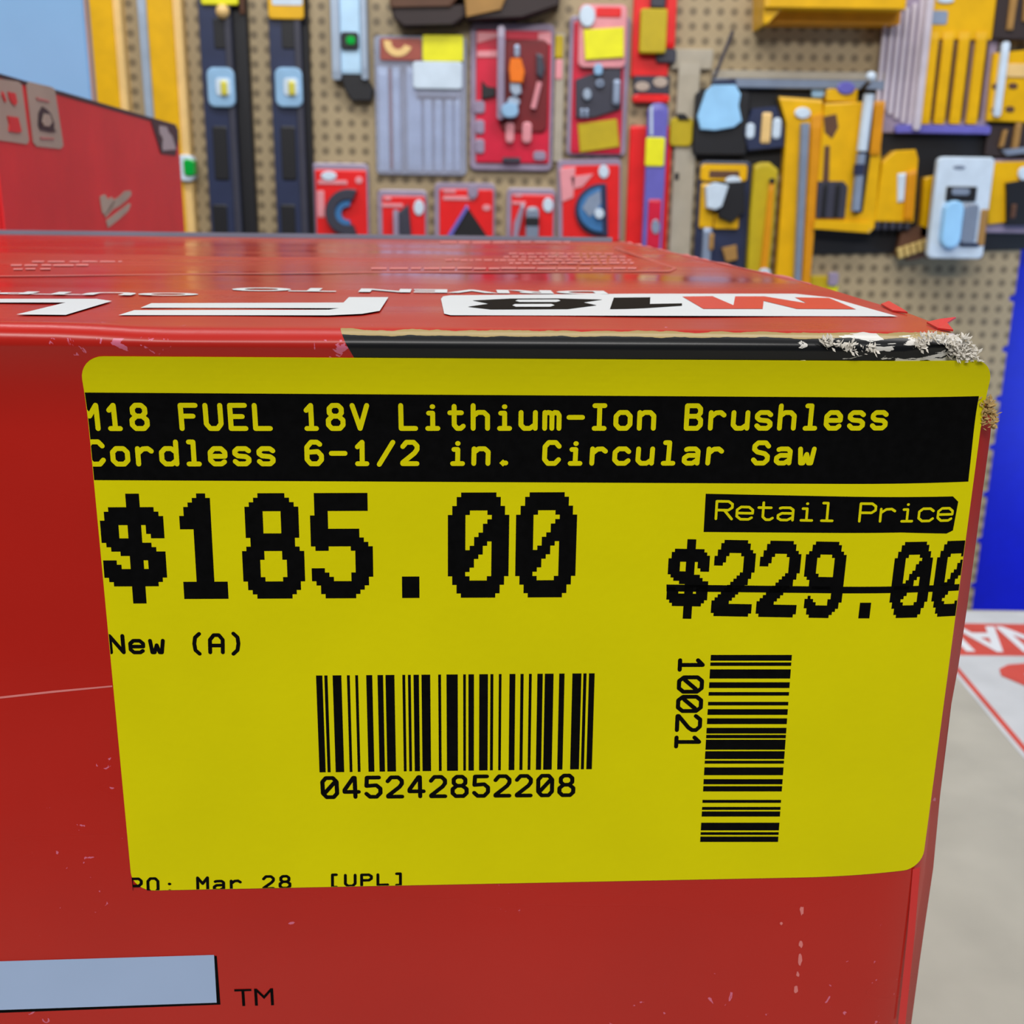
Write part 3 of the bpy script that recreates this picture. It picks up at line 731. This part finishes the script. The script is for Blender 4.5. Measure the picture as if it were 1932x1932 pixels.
# --- yellow levels
t = Thing('spirit_level', 'yellow spirit level with cream edge, nearest the pale blue-white board', 'level', (165, -30, 232, 420), SL)
t.box('level_body', (179, -30, 226, 420), 'yellow', 0, 0.03, 1); t.box('level_edge', (226, -30, 241, 420), 'cream', 0, 0.026, 1)
t = Thing('spirit_level', 'yellow spirit level with a green vial low on its edge', 'level', (285, -30, 352, 560), SL)
t.box('level_edge', (277, -30, 294, 560), 'aluminium', 0, 0.024, 1)
t.box('level_body', (294, -30, 341, 560), 'yellow', 0, 0.03, 1); t.box('level_edge', (341, -30, 357, 560), 'cream', 0, 0.026, 1)
v = t.box('vial_frame', (336, 292, 364, 342), 'white_plastic', 0.01, 0.038, 9); t.box('vial', (346, 300, 366, 332), 'green', 0.02, 0.042, 6, v)
# --- black levels
def black_level(lbl, xc, tagfn):
    t = Thing('spirit_level', lbl, 'level', (xc - 38, -30, xc + 50, 560), SL)
    t.box('level_shadow_flange', (xc - 30, -30, xc + (56 if xc < 500 else 40), 560), 'black', 0, 0.02, 1)  # black flange widened to paint the level's shadow along with its side
    t.box('level_body', (xc - 32, -30, xc + 26, 560), 'navy', 0.02, 0.034, 1)
    t.box('level_rib', (xc + 14, -30, xc + 27, 560), 'charcoal', 0.034, 0.038, 1)
    for y0, y1 in ((34, 92), (238, 340), (386, 470)): t.box('grip_pocket', (xc - 17, y0, xc + 10, y1), 'black', 0.034, 0.036, 4)
    v = t.box('vial_frame', (xc - 29, 127, xc + 22, 202), 'vial_frame', 0.034, 0.044, 12)
    w_ = t.box('vial_window', (xc - 13, 147, xc + 14, 181), 'white_plastic', 0.044, 0.046, 6, v); t.box('vial', (xc - 4, 152, xc + 8, 180), 'vial_yellow', 0.046, 0.05, 4, v)
    tagfn(t, xc)
def tg1(t, xc):
    t.box('hang_tag', (xc - 42, -30, xc + 28, 9), 'tag_yellow', 0.036, 0.04, 4); t.ball('tag_knob', (xc, 22), 12, 'cream', 0.04); t.box('strap', (xc + 30, -30, xc + 40, 26), 'brown', 0.02, 0.026, 2)
def tg2(t, xc):
    g = t.box('hang_tag', (xc - 43, -30, xc + 24, 36), 'yellow', 0.036, 0.042, 6); t.box('tag_print', (xc - 36, -30, xc + 22, 10), 'white_plastic', 0.042, 0.043, 4, g)
black_level('black spirit level with a pale vial block, beside the yellow level with the green vial', 420, tg1)
black_level('black spirit level with a yellow and white tag, next to the white aluminium level', 548, tg2)
t = Thing('spirit_level', 'white aluminium spirit level with small black window and black end', 'level', (622, -30, 692, 190), SL)
t.box('level_rail', [(624, -30, 641, 150), (680, -30, 692, 150)], 'aluminium', 0, 0.03, 4)
t.box('level_body', (641, -30, 680, 139), 'white_level', 0, 0.024, 1)
v = t.box('vial_window', (643, 60, 676, 93), 'black', 0.024, 0.03, 5); t.box('vial', (653, 68, 670, 84), 'green', 0.03, 0.033, 5, v)
t.poly('end_cap', [(641, 139), (680, 139), (698, 155), (704, 168), (700, 190), (664, 190), (650, 168)], 'black', 0, 0.02)
# --- brown packages at the top
t = Thing('brown_package', 'dark brown package at the top edge, above the pack of grey blades', 'package', (735, -30, 885, 48))
t.poly('package_body', [(738, 14), (850, 12), (885, -30), (735, -30), (735, 5)], 'brown', 0, 0.05)
t.poly('package_base', [(737, 14), (880, 8), (878, 30), (855, 46), (760, 48), (742, 34)], 'dark_brown', 0, 0.045)
t = Thing('brown_package', 'tan and brown package at the top edge, above the red tool pack', 'package', (870, -30, 1060, 40))
t.poly('package_body', [(872, -30), (1060, -30), (1055, 8), (985, 32), (880, 36)], 'dark_brown', 0, 0.05)
t.poly('package_panel', [(876, -8), (955, -6), (945, 18), (880, 32)], 'tan', 0.05, 0.056)
# --- blade pack
HANG = 'red tool packs hung on the middle of the pegboard'
t = Thing('blade_pack', 'clear pack of long grey blades with yellow and white stickers', 'blades pack', (708, 66, 880, 330))
t.box('backing', (708, 68, 880, 330), 'plastic_grey', 0, 0.008, 8)
for a, b in ((714, 733), (741, 755), (768, 795), (800, 815), (820, 834), (840, 854), (857, 868)):
    t.box('blade', (a, 125 if a < 790 else 178, b, 322), 'blade_steel', 0.008, 0.014, 2)
t.box('dark_blade_gap', (735, 128, 740, 318), 'dark_red', 0.008, 0.012, 1)
hd = t.box('header_card', (717, 72, 795, 114), 'header_red', 0.0226, 0.0245, 3)
t.poly('header_emblem', ring(751, 80, 27, 13, 20, 190, 14), 'cream', 0.0245, 0.026, hd)
t.box('price_sticker', (797, 66, 874, 116), 'tag_yellow', 0.0226, 0.025, 4)
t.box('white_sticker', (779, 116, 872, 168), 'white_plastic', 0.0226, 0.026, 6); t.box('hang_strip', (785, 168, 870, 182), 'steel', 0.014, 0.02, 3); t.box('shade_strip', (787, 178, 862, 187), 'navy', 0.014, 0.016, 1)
t.box('film', (708, 68, 880, 330), 'clear_film', 0.021, 0.0225, 8)
# --- red clamshell with an orange tool
t = Thing('tool_pack', 'large red clear-fronted pack holding an orange and silver hand tool', 'tool pack', (888, 42, 1042, 322), HANG)
t.box('shell', (887, 44, 1044, 322), 'plastic_violet', 0, 0.012, 10)
t.box('card', (898, 58, 1038, 308), 'crimson', 0.012, 0.016, 4)
t.poly('card_print', [[(900, 60), (947, 62), (940, 70), (900, 82)], [(900, 96), (945, 95), (945, 108), (900, 108)], [(1015, 62), (1040, 60), (1040, 84), (1015, 80)]], 'pink', 0.016, 0.018)
t.box('card_print', [(894, 190, 915, 214), (897, 226, 914, 253), (897, 262, 914, 290), (1006, 285, 1030, 303)], 'plastic_violet', 0.016, 0.02, 6)
t.poly('dark_insert', [(909, 152), (920, 163), (935, 165), (935, 182), (909, 188)], 'black', 0.016, 0.022)
t.box('inner_tray', (944, 74, 1034, 250), 'dark_red', 0.016, 0.02, 12)
t.box('tool_tip', (970, 84, 981, 108), 'steel', 0.02, 0.036, 4); t.poly('tool_grip', [(963, 110), (983, 110), (990, 135), (986, 156), (963, 155), (960, 130)], 'orange', 0.02, 0.045)
t.poly('tool_collar', [(962, 156), (982, 157), (984, 175), (972, 182), (963, 172)], 'aluminium', 0.02, 0.04); t.poly('tool_socket', circ(969, 192, 12, 10), 'aluminium', 0.02, 0.036)
t.box('tool_base', (946, 194, 978, 222), 'vial_frame', 0.02, 0.045, 11)
t.poly('tool_handle', [(1012, 100), (1024, 104), (1028, 130), (1022, 150), (1012, 140)], 'charcoal', 0.02, 0.03); t.rod('tool_shank', (1018, 155), (1006, 205), 5, 'pink', 0.028)
t.box('tray_rib', [(954, 230, 970, 270), (985, 230, 1003, 270)], 'pink', 0.02, 0.026, 7); t.box('tray_slot', (948, 297, 982, 307), 'charcoal', 0.02, 0.024, 3)
t.box('side_wall', (938, 48, 952, 225), 'plastic_violet', 0.016, 0.04, 6)
# --- sliver of a pack between
t = Thing('tool_pack', 'narrow pale pack with a small yellow sticker squeezed between two red packs', 'tool pack', (1046, 60, 1064, 305), HANG)
t.box('card', (1046, 62, 1064, 305), 'beige_metal', 0, 0.01, 3); t.box('price_sticker', (1047, 66, 1063, 110), 'olive_tag', 0.01, 0.014, 3); t.box('card_print', (1048, 112, 1061, 150), 'pink', 0.01, 0.012, 3)
# --- red clamshell with two stickers
t = Thing('tool_pack', 'red clear-fronted pack with bright yellow sticker above and dull one below', 'tool pack', (1070, 8, 1185, 292), HANG)
t.box('shell', (1072, 30, 1185, 294), 'plastic_violet', 0, 0.012, 8); t.box('card', (1080, 40, 1176, 290), 'crimson', 0.012, 0.016, 4)
t.box('header', (1092, 8, 1182, 128), 'pink', 0.016, 0.028, 10); t.box('header_print', (1125, 14, 1172, 32), 'red', 0.028, 0.03, 3); t.poly('header_logo', circ(1108, 30, 15, 21), 'white_plastic', 0.028, 0.036)
t.poly('price_sticker', [(1101, 56), (1177, 51), (1177, 108), (1104, 113)], 'tag_yellow', 0.03, 0.033)
t.poly('inner_tray', [(1086, 150), (1172, 120), (1172, 205), (1120, 222), (1086, 222)], 'charcoal', 0.016, 0.024)
t.box('tool_tip', (1121, 120, 1137, 142), 'vial_frame', 0.024, 0.034, 6); t.poly('tool_ring', ring(1132, 157, 8, 4, 0, 355), 'steel', 0.024, 0.032); t.box('tool_shank', (1157, 150, 1170, 197), 'steel', 0.024, 0.036, 4)
t.poly('tool_knob', circ(1108, 178, 8, 11), 'aluminium', 0.024, 0.034); t.box('tool_bit', [(1095, 205, 1101, 222), (1104, 205, 1110, 222)], 'steel', 0.024, 0.03, 2)
t.poly('price_sticker', [(1090, 234), (1164, 224), (1169, 277), (1094, 288)], 'olive_tag', 0.016, 0.02)
# --- red card with tall sticker
t = Thing('tool_pack', 'red pack with tall yellow sticker at the top edge, beside the bare pegboard', 'tool pack', (1192, -30, 1272, 192), HANG)
t.box('card', (1194, -30, 1264, 146), 'red', 0, 0.012, 3); t.box('shaft', (1229, -30, 1256, 14), 'charcoal', 0.012, 0.03, 3); t.box('side_card', (1256, -30, 1276, 90), 'red', 0.006, 0.02, 2)
t.box('price_sticker', (1208, 16, 1258, 100), 'olive_tag', 0.014, 0.034, 4); t.box('tool_end', (1238, 92, 1276, 118), 'charcoal', 0.004, 0.02, 5)
t.box('dark_panel', (1196, 143, 1264, 178), 'charcoal', 0, 0.014, 2); t.poly('panel_print', [circ(1212, 163, 14, 9), circ(1246, 155, 14, 10)], 'sticker_tan', 0.014, 0.016); t.box('foot_strip', (1194, 178, 1263, 193), 'red', 0, 0.02, 5)
# --- tall red card with violet tube
t = Thing('tool_pack', 'tall red pack with a clear violet tube and small yellow sticker', 'tool pack', (1185, 195, 1262, 500), HANG)
t.box('card', (1184, 237, 1262, 500), 'red', 0, 0.012, 4); t.box('tube', (1217, 194, 1254, 500), 'violet', 0.012, 0.035, 14)
t.box('price_sticker', (1218, 259, 1254, 314), 'tag_yellow', 0.035, 0.038, 4); t.box('tube_label', (1222, 376, 1246, 470), 'crimson', 0.035, 0.038, 3); t.poly('label_emblem', circ(1237, 428, 8, 14), 'steel', 0.038, 0.04)
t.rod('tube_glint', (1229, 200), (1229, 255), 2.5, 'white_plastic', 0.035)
# --- bottom row of red packs
ROW = 'row of small red packs low on the pegboard'
def red_pack(lbl, r, rot=0): 
    t = Thing('accessory_pack', lbl, 'accessory pack', r, ROW, rot=rot)
    t.box('shell', r, 'plastic_violet', 0, 0.014, 9); t.box('card', (r[0] + 9, r[1] + 12, r[2] - 4, r[3]), 'red', 0.014, 0.018, 4); return t
t = red_pack('small red pack holding a black C-shaped cutter, next to the black level', (588, 308, 697, 520))
t.poly('cutter', ring(657, 400, 44, 26, 70, 290), 'charcoal', 0.018, 0.034); t.poly('cutter_bevel', ring(657, 402, 26, 14, 80, 280), 'blade_blue', 0.018, 0.03)
t.poly('card_emblem', circ(620, 332, 15, 9), 'white_plastic', 0.018, 0.022); t.box('card_print', (600, 340, 655, 348), 'pink', 0.018, 0.02, 2); t.poly('card_dot', circ(677, 340, 7), 'pink', 0.018, 0.02); t.box('card_print', (598, 360, 612, 410), 'pink', 0.018, 0.0195, 2)
t = red_pack('small red pack with white oval seal and dark slim part, second from the black level', (713, 358, 806, 520))
t.poly('tool', [(752, 400), (770, 385), (775, 440), (772, 500), (750, 500)], 'charcoal', 0.018, 0.03); t.box('card_print', [(724, 372, 738, 378), (720, 384, 760, 391)], 'pink', 0.018, 0.02, 2); t.poly('seal', circ(790, 392, 10, 15), 'white_plastic', 0.018, 0.022); t.box('shell_rib', (742, 395, 752, 500), 'plastic_violet', 0.018, 0.034, 5)
t = red_pack('small red pack with a dark pointed triangular blade, middle of the row', (820, 345, 934, 520))
t.poly('blade', [(883, 392), (922, 450), (930, 500), (845, 500), (856, 440)], 'black', 0.018, 0.026); t.poly('blade_bevel', [(840, 450), (880, 386), (884, 392), (855, 440), (848, 500), (836, 500)], 'violet', 0.018, 0.03)
t.box('card_print', [(836, 358, 860, 364), (836, 370, 895, 378)], 'pink', 0.018, 0.02, 2); t.poly('seal', circ(892, 362, 10, 14), 'plastic_violet', 0.018, 0.024); t.poly('card_dot', circ(918, 392, 8, 6), 'pink', 0.018, 0.02)
t = red_pack('small red pack with white oval seal and grey cylinder, beside the round blade pack', (955, 355, 1047, 520))
t.box('tool', (992, 390, 1016, 500), 'plastic_grey', 0.018, 0.036, 8); t.box('tool_band', (991, 410, 1017, 426), 'black', 0.02, 0.038, 3); t.box('card_print', [(970, 366, 985, 372), (966, 380, 992, 386)], 'pink', 0.018, 0.02, 2); t.poly('seal', circ(1034, 387, 10, 14), 'white_plastic', 0.018, 0.022); t.poly('shell_rib', [(970, 420), (984, 384), (990, 386), (978, 440), (975, 500), (962, 500)], 'plastic_violet', 0.018, 0.03)
t = red_pack('larger red and pink pack with a round blue saw blade, right end of the row', (1052, 300, 1172, 458), -2)
t.poly('saw_blade', [(1136 + 52 * math.cos(math.radians(a)), 397 + 50 * math.sin(math.radians(a))) for a in range(80, 281, 10)], 'navy', 0.018, 0.026)
t.poly('blade_face', [(1135 + 44 * math.cos(math.radians(a)), 397 + 42 * math.sin(math.radians(a))) for a in range(90, 271, 10)], 'blade_blue', 0.026, 0.032)
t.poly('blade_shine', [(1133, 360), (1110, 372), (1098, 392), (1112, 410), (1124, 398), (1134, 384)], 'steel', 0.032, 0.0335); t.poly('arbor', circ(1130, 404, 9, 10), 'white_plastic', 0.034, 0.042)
t.poly('seal', circ(1141, 325, 10, 13), 'white_plastic', 0.018, 0.022); t.poly('card_print', [[(1058, 316), (1088, 314), (1082, 372), (1060, 380)], [(1078, 332), (1122, 328), (1100, 352), (1082, 356)]], 'pink', 0.018, 0.02)
# --- shelf upright and its tag
t = Thing('shelf_upright', 'beige slotted steel upright between the red goods and the yellow goods', 'upright', (1262, 118, 1312, 700))
t.box('post', (1266, 118, 1306, 700), 'beige_metal', 0, 0.012, 1); t.box('slot', (1273, 326, 1281, 340), 'black', 0.012, 0.0125, 1)
t.box('arm', (1266, 92, 1345, 131), 'beige_metal', 0, 0.008, 2)
t = Thing('price_tag', 'dull yellow price tag clipped to the beige upright', 'price tag', (1264, 218, 1308, 276), None, 0.012)
t.box('tag_card', (1264, 222, 1307, 276), 'olive_tag', 0, 0.006, 8); t.poly('clip', [(1278, 214), (1292, 214), (1302, 226), (1280, 226)], 'black', 0, 0.01)
# --- rail, and a black sheet added for shadow and dark packs behind the goods
t = Thing('price_rail', 'pale grey price rail across the pegboard above the yellow goods', 'rail', (1345, 132, 1662, 166))
t.box('rail_lip', (1345, 134, 1668, 150), 'beige_metal', 0, 0.02, 2); t.box('rail_face', (1345, 150, 1668, 167), 'plastic_grey', 0, 0.026, 2)
t = Thing('shadow_backing', 'black panel painted as the shadow and dark packs behind the yellow goods', 'panel', (1310, 166, 1935, 470))
t.poly('panel', [(1308, 167), (1665, 167), (1672, 100), (1960, 90), (1960, 470), (1530, 480), (1535, 330), (1308, 300)], 'black', 0, 0.008)
B = 0.008
YG = 'yellow tool packs on the right of the pegboard'
t = Thing('tool_case', 'black pack with its glare painted as a pale blue-white card, at the left top of the yellow goods', 'tool pack', (1312, 150, 1404, 292), None, B)
t.box('case_body', (1310, 172, 1412, 292), 'black', 0, 0.02, 8); t.poly('card', [(1332, 172), (1345, 160), (1388, 160), (1398, 178), (1394, 200), (1400, 228), (1385, 240), (1350, 246), (1322, 244), (1316, 220)], 'sky_blue', 0.02, 0.03)  # pale blue piece paints the glare on the black pack
t.poly('pack_top', [(1345, 152), (1388, 148), (1390, 162), (1346, 164)], 'navy', 0.006, 0.028)
t = Thing('tool_case', 'black pack with painted pale glints and an orange stripe, beside the blue-white card', 'tool pack', (1404, 195, 1480, 282), None, B)
t.poly('case_body', [(1420, 205), (1465, 200), (1480, 240), (1478, 278), (1412, 284), (1404, 250)], 'navy', 0, 0.025)
t.box('stripe', (1437, 212, 1455, 270), 'cream', 0.025, 0.029, 3); t.box('painted_glint', [(1408, 232, 1424, 262), (1458, 222, 1474, 262)], 'white_plastic', 0.02, 0.028, 7)  # white pieces paint the glints on this pack
# --- yellow goods
t = Thing('long_pack', 'long yellow pack with a grey centre strip, flared at the top', 'tool pack', (1468, 178, 1556, 600), YG, B)
t.poly('pack_body', [(1470, 182), (1552, 188), (1553, 215), (1546, 330), (1530, 520), (1522, 640), (1450, 640), (1464, 520), (1478, 330), (1484, 230)], 'yellow', 0, 0.025)
t.poly('side_panel', [(1532, 220), (1552, 215), (1544, 330), (1530, 520), (1522, 640), (1504, 640), (1514, 520), (1526, 330)], 'yellow_deep', 0.025, 0.032)
t.poly('centre_strip', [(1513, 232), (1528, 232), (1526, 270), (1512, 520), (1504, 640), (1492, 640), (1500, 520), (1510, 300)], 'plastic_grey', 0.025, 0.04)
t.poly('seal', circ(1515, 213, 15, 11), 'white_plastic', 0.025, 0.03); t.box('hang_tab', (1532, 160, 1556, 184), 'vial_frame', 0.005, 0.012, 5)
t = Thing('long_pack', 'long dull-yellow tube pack with rounded top, left of the flared one', 'tool pack', (1408, 305, 1472, 600), YG)
t.poly('pack_body', [(1424, 312), (1436, 306), (1452, 306), (1468, 320), (1460, 430), (1446, 560), (1438, 640), (1396, 640), (1410, 520), (1416, 400)], 'olive_tag', 0, 0.04)
t.poly('side_panel', [(1452, 345), (1462, 340), (1456, 430), (1434, 640), (1420, 640), (1440, 460)], 'yellow_deep', 0.04, 0.046); t.poly('seal', circ(1443, 515, 11, 9), 'white_plastic', 0.046, 0.05); t.poly('hang_hole', circ(1457, 341, 6, 5), 'black', 0.046, 0.048)
t = Thing('tool_pack', 'yellow and black clear-fronted pack with a silver bit, beside the beige upright', 'tool pack', (1315, 303, 1412, 520), YG, B)
t.box('shell', (1314, 304, 1412, 520), 'navy', 0, 0.012, 10); t.box('header_card', (1322, 310, 1410, 342), 'yellow', 0.012, 0.018, 6); t.box('header_print', (1338, 322, 1395, 336), 'brown', 0.018, 0.019, 2)
t.poly('seal', circ(1384, 342, 15, 10), 'white_plastic', 0.018, 0.024); t.box('side_card', (1321, 346, 1348, 430), 'yellow', 0.012, 0.018, 3)
t.poly('tool', [(1350, 345), (1405, 342), (1405, 400), (1380, 420), (1356, 410)], 'black', 0.012, 0.03); t.poly('tool_head', [(1332, 352), (1350, 344), (1375, 350), (1362, 390), (1350, 396), (1334, 392)], 'white_plastic', 0.018, 0.04)
t.box('foot_card', (1348, 402, 1394, 432), 'yellow', 0.012, 0.02, 3); t.box('bit', (1326, 430, 1342, 500), 'steel', 0.012, 0.03, 4); t.poly('tan_part', [(1362, 468), (1390, 462), (1392, 490), (1370, 495)], 'tan', 0.012, 0.02)
t.box('drill_part', (1338, 440, 1347, 472), 'tan', 0.012, 0.034, 3)
t = Thing('tool_case', 'wide yellow case with a white rod and dark inset, centre of the yellow goods', 'tool case', (1538, 165, 1668, 440), YG, B)
t.poly('case_body', [(1556, 195), (1664, 190), (1662, 300), (1650, 430), (1640, 438), (1536, 430), (1546, 300)], 'yellow', 0, 0.03)
t.box('case_clip', (1560, 168, 1618, 192), 'yellow', 0, 0.026, 3); t.poly('seal', circ(1597, 166, 17, 12), 'violet', 0.02, 0.03)
t.poly('dark_inset', [(1544, 342), (1592, 342), (1600, 352), (1594, 412), (1540, 412)], 'charcoal', 0.03, 0.036); t.box('inset_rib', [(1552, 345, 1560, 410), (1575, 345, 1584, 410)], 'black', 0.036, 0.038, 2)
t.poly('worn_print', [[(1554, 220), (1578, 215), (1582, 240), (1570, 262), (1556, 250)], [(1556, 275), (1566, 275), (1564, 342), (1552, 342)]], 'brown', 0.03, 0.031)
t.poly('rod_recess', [(1630, 210), (1648, 205), (1642, 300), (1628, 400), (1612, 405), (1620, 310)], 'black', 0.03, 0.033)
t.rod('rod', (1640, 178), (1626, 285), 9, 'white_plastic', 0.042); t.rod('rod_tip', (1625, 290), (1614, 398), 8, 'steel', 0.042); t.rod('rod_band', (1622, 310), (1620, 330), 10, 'navy', 0.042)
t.box('case_edge', (1646, 190, 1666, 292), 'yellow_deep', 0.03, 0.036, 3); t.poly('case_lip', [(1538, 415), (1642, 420), (1648, 432), (1640, 440), (1536, 432)], 'yellow', 0.03, 0.042)
t = Thing('bit_holder', 'yellow holder with dark ends and angled top, right of the wide yellow case', 'bit holder', (1650, 283, 1735, 436), YG, B)
t.poly('holder_body', [(1665, 306), (1690, 284), (1728, 282), (1733, 300), (1724, 420), (1650, 418)], 'yellow', 0, 0.03); t.poly('holder_side', [(1712, 325), (1730, 320), (1722, 415), (1706, 415)], 'yellow_deep', 0.03, 0.036)
t.poly('white_print', [(1694, 328), (1710, 326), (1706, 380), (1694, 382)], 'white_plastic', 0.03, 0.034); t.box('bit_end', [(1652 + k * 14, 416, 1662 + k * 14, 434) for k in range(5)], 'charcoal', 0, 0.028, 2)
t = Thing('wire_brush', 'yellow pack with a dark bristled brush end, half behind the white clamshell', 'brush', (1690, 320, 1775, 505), YG, B)
t.poly('pack_card', [(1744, 335), (1770, 330), (1772, 445), (1735, 450), (1740, 400)], 'yellow', 0, 0.02); t.poly('brush_block', [(1700, 440), (1740, 425), (1775, 440), (1770, 480), (1715, 492), (1692, 482)], 'brown', 0, 0.02)
t.poly('bristles', [[(1694 + k * 12, 470 - k * 4), (1704 + k * 12, 466 - k * 4), (1706 + k * 12, 486 - k * 4), (1697 + k * 12, 489 - k * 4)] for k in range(7)], 'bristle', 0.02, 0.032)
t = Thing('tool_pack', 'white clamshell with black window and blue and grey cylinders, among yellow goods', 'tool pack', (1762, 296, 1866, 488), None, B + 0.033)
t.box('shell', (1760, 296, 1866, 488), 'white_plastic', 0.02, 0.034, 9); t.box('shell_back', (1765, 300, 1860, 484), 'plastic_grey', 0, 0.02, 6); t.poly('hang_hole', circ(1810, 316, 12, 4), 'plastic_grey', 0.034, 0.035)
lb = t.box('label_window', (1786, 352, 1843, 380), 'black', 0.034, 0.038, 2); t.box('window_print', (1796, 355, 1830, 368), 'plastic_grey', 0.038, 0.039, 5, lb)
t.box('cylinder', (1780, 378, 1816, 468), 'sky_blue', 0.034, 0.05, 17); t.box('cylinder', (1816, 384, 1844, 460), 'plastic_grey', 0.034, 0.046, 8); t.box('kraft_edge', (1848, 395, 1861, 464), 'tan', 0.034, 0.036, 2); t.box('painted_foot_shadow', (1812, 458, 1848, 466), 'navy', 0.034, 0.037, 2)  # navy strip paints the shadow at the foot of the cylinders
t = Thing('tool_pack', 'yellow and dark pack cut by the right edge, beside the white clamshell', 'tool pack', (1868, 302, 1960, 440), YG, B)
t.box('shell', (1866, 300, 1965, 440), 'plastic_violet', 0, 0.008, 6); t.poly('card', [(1866, 306), (1960, 304), (1960, 345), (1895, 345), (1900, 420), (1864, 424)], 'yellow', 0.008, 0.016); t.poly('tool', [(1900, 345), (1960, 335), (1960, 425), (1900, 425)], 'black', 0.008, 0.024); t.poly('seal', circ(1934, 328, 12, 14), 'white_plastic', 0.016, 0.022); t.box('tool_stripe', (1908, 385, 1918, 412), 'brown', 0.024, 0.027, 2)
# --- top right
t = Thing('yellow_box', 'yellow box standing out from the pegboard at the top edge', 'box', (1440, -40, 1715, 46))
t.box('box_body', (1445, -40, 1712, 16), 'yellow', 0, 0.10, 2); t.poly('box_end', [(1441, -40), (1470, -40), (1474, 18), (1450, 44), (1440, 46)], 'yellow', 0, 0.09)
t.box('box_shaded_bottom', (1452, 14, 1700, 44), 'yellow_deep', 0, 0.06, 2)  # deeper yellow paints the shade on the bottom of the box
t = Thing('blade_pack', 'yellow pack of four long blades in streaky clear plastic, top right', 'blades pack', (1655, -30, 1882, 252), None, B)
t.box('backing', (1660, -30, 1880, 252), 'plastic_violet', 0, 0.008, 5)
t.box('plastic_fold', [(1660 + k * 13, 40 - k * 9, 1668 + k * 13, 200 + k * 8) for k in range(6)], 'streak_white', 0.008, 0.016, 4); t.box('plastic_fold', (1738, -30, 1752, 246), 'streak_white', 0.008, 0.03, 6)
t.box('header_card', (1752, -30, 1878, 75), 'yellow', 0.008, 0.016, 3); t.box('card_print', (1752, 20, 1788, 46), 'steel', 0.016, 0.018, 4); t.poly('seal', circ(1785, 0, 16, 6), 'white_plastic', 0.016, 0.02)
for a in (1744, 1772, 1802, 1834): t.box('blade', (a, 60, a + 20, 234), 'yellow', 0.008, 0.02, 3); t.box('blade_edge', (a + 20, 80, a + 25, 225), 'brown', 0.008, 0.014, 1)
t.box('backing_foot', (1690, 236, 1870, 252), 'violet', 0.008, 0.02, 4)
t = Thing('tool_pack', 'yellow pack with dark cutouts and a white strip, upper right edge', 'tool pack', (1868, 80, 1960, 232), YG, B)
t.poly('card', [(1876, 100), (1960, 92), (1960, 232), (1862, 228), (1870, 150)], 'yellow', 0, 0.02); t.box('white_strip', (1884, 78, 1898, 220), 'white_plastic', 0.02, 0.03, 5); t.poly('cutout', [circ(1880, 163, 8, 6), circ(1912, 162, 9, 6), circ(1878, 208, 8, 5), circ(1906, 206, 9, 6)], 'brown', 0.02, 0.022); t.box('card_band', (1900, 120, 1960, 146), 'cream', 0.02, 0.023, 2)
t = Thing('tool_pack', 'dark brown pack with tan strips at the top right corner', 'tool pack', (1878, -30, 1960, 72), None, B)
t.box('pack_body', (1880, -30, 1965, 74), 'dark_brown', 0, 0.02, 3); t.poly('strip', [[(1908, -10), (1922, -10), (1912, 56), (1900, 56)], [(1934, -10), (1946, -10), (1940, 40), (1930, 40)]], 'tan', 0.02, 0.026)
t = Thing('tool_pack', 'dark pack with tan blades at the right edge, under the cutout yellow pack', 'tool pack', (1870, 236, 1960, 296), None, B)
t.box('pack_body', (1862, 236, 1965, 296), 'dark_brown', 0, 0.012, 3); t.poly('blade', [[(1918, 232), (1930, 232), (1922, 280), (1910, 280)], [(1895, 245), (1902, 245), (1894, 278), (1886, 278)]], 'tan', 0.012, 0.02); t.poly('steel_end', [(1890, 283), (1945, 276), (1945, 288), (1900, 294)], 'plastic_grey', 0.012, 0.02)
# --- hooks, low tags
def hook(label_, p, q, r, m, ball=None):
    t = Thing('peg_hook', label_, 'hook', (min(p[0], q[0]), min(p[1], q[1]), max(p[0], q[0]), max(p[1], q[1])))
    bm = bmesh.new(); a = t.W(*p, 0.0); b = t.W(*q, 0.07); tube(bm, [a, a + (b - a) * .85, b], r * 0.00106, 8); link('wire', bm, m, t.e, t.loc)
    if ball: t.ball('end_cap', ball, 9, 'white_plastic', 0.075)
hook('dark slanting wire hook on the bare pegboard under the yellow box', (1382, 60), (1348, 146), 3, 'charcoal')
hook('black peg hook with a white round end above the wide yellow case', (1620, 175), (1642, 152), 4, 'black', (1643, 145))
t = Thing('price_tag', 'small olive tag low on the pegboard by the front carton edge', 'price tag', (1528, 515, 1582, 558))
t.box('tag_card', (1528, 520, 1562, 575), 'olive_tag', 0, 0.004, 4); t.box('tag_strip', (1560, 535, 1580, 575), 'tag_yellow', 0, 0.006, 2); t.box('tag_clip', (1563, 514, 1582, 540), 'plastic_violet', 0, 0.012, 5)
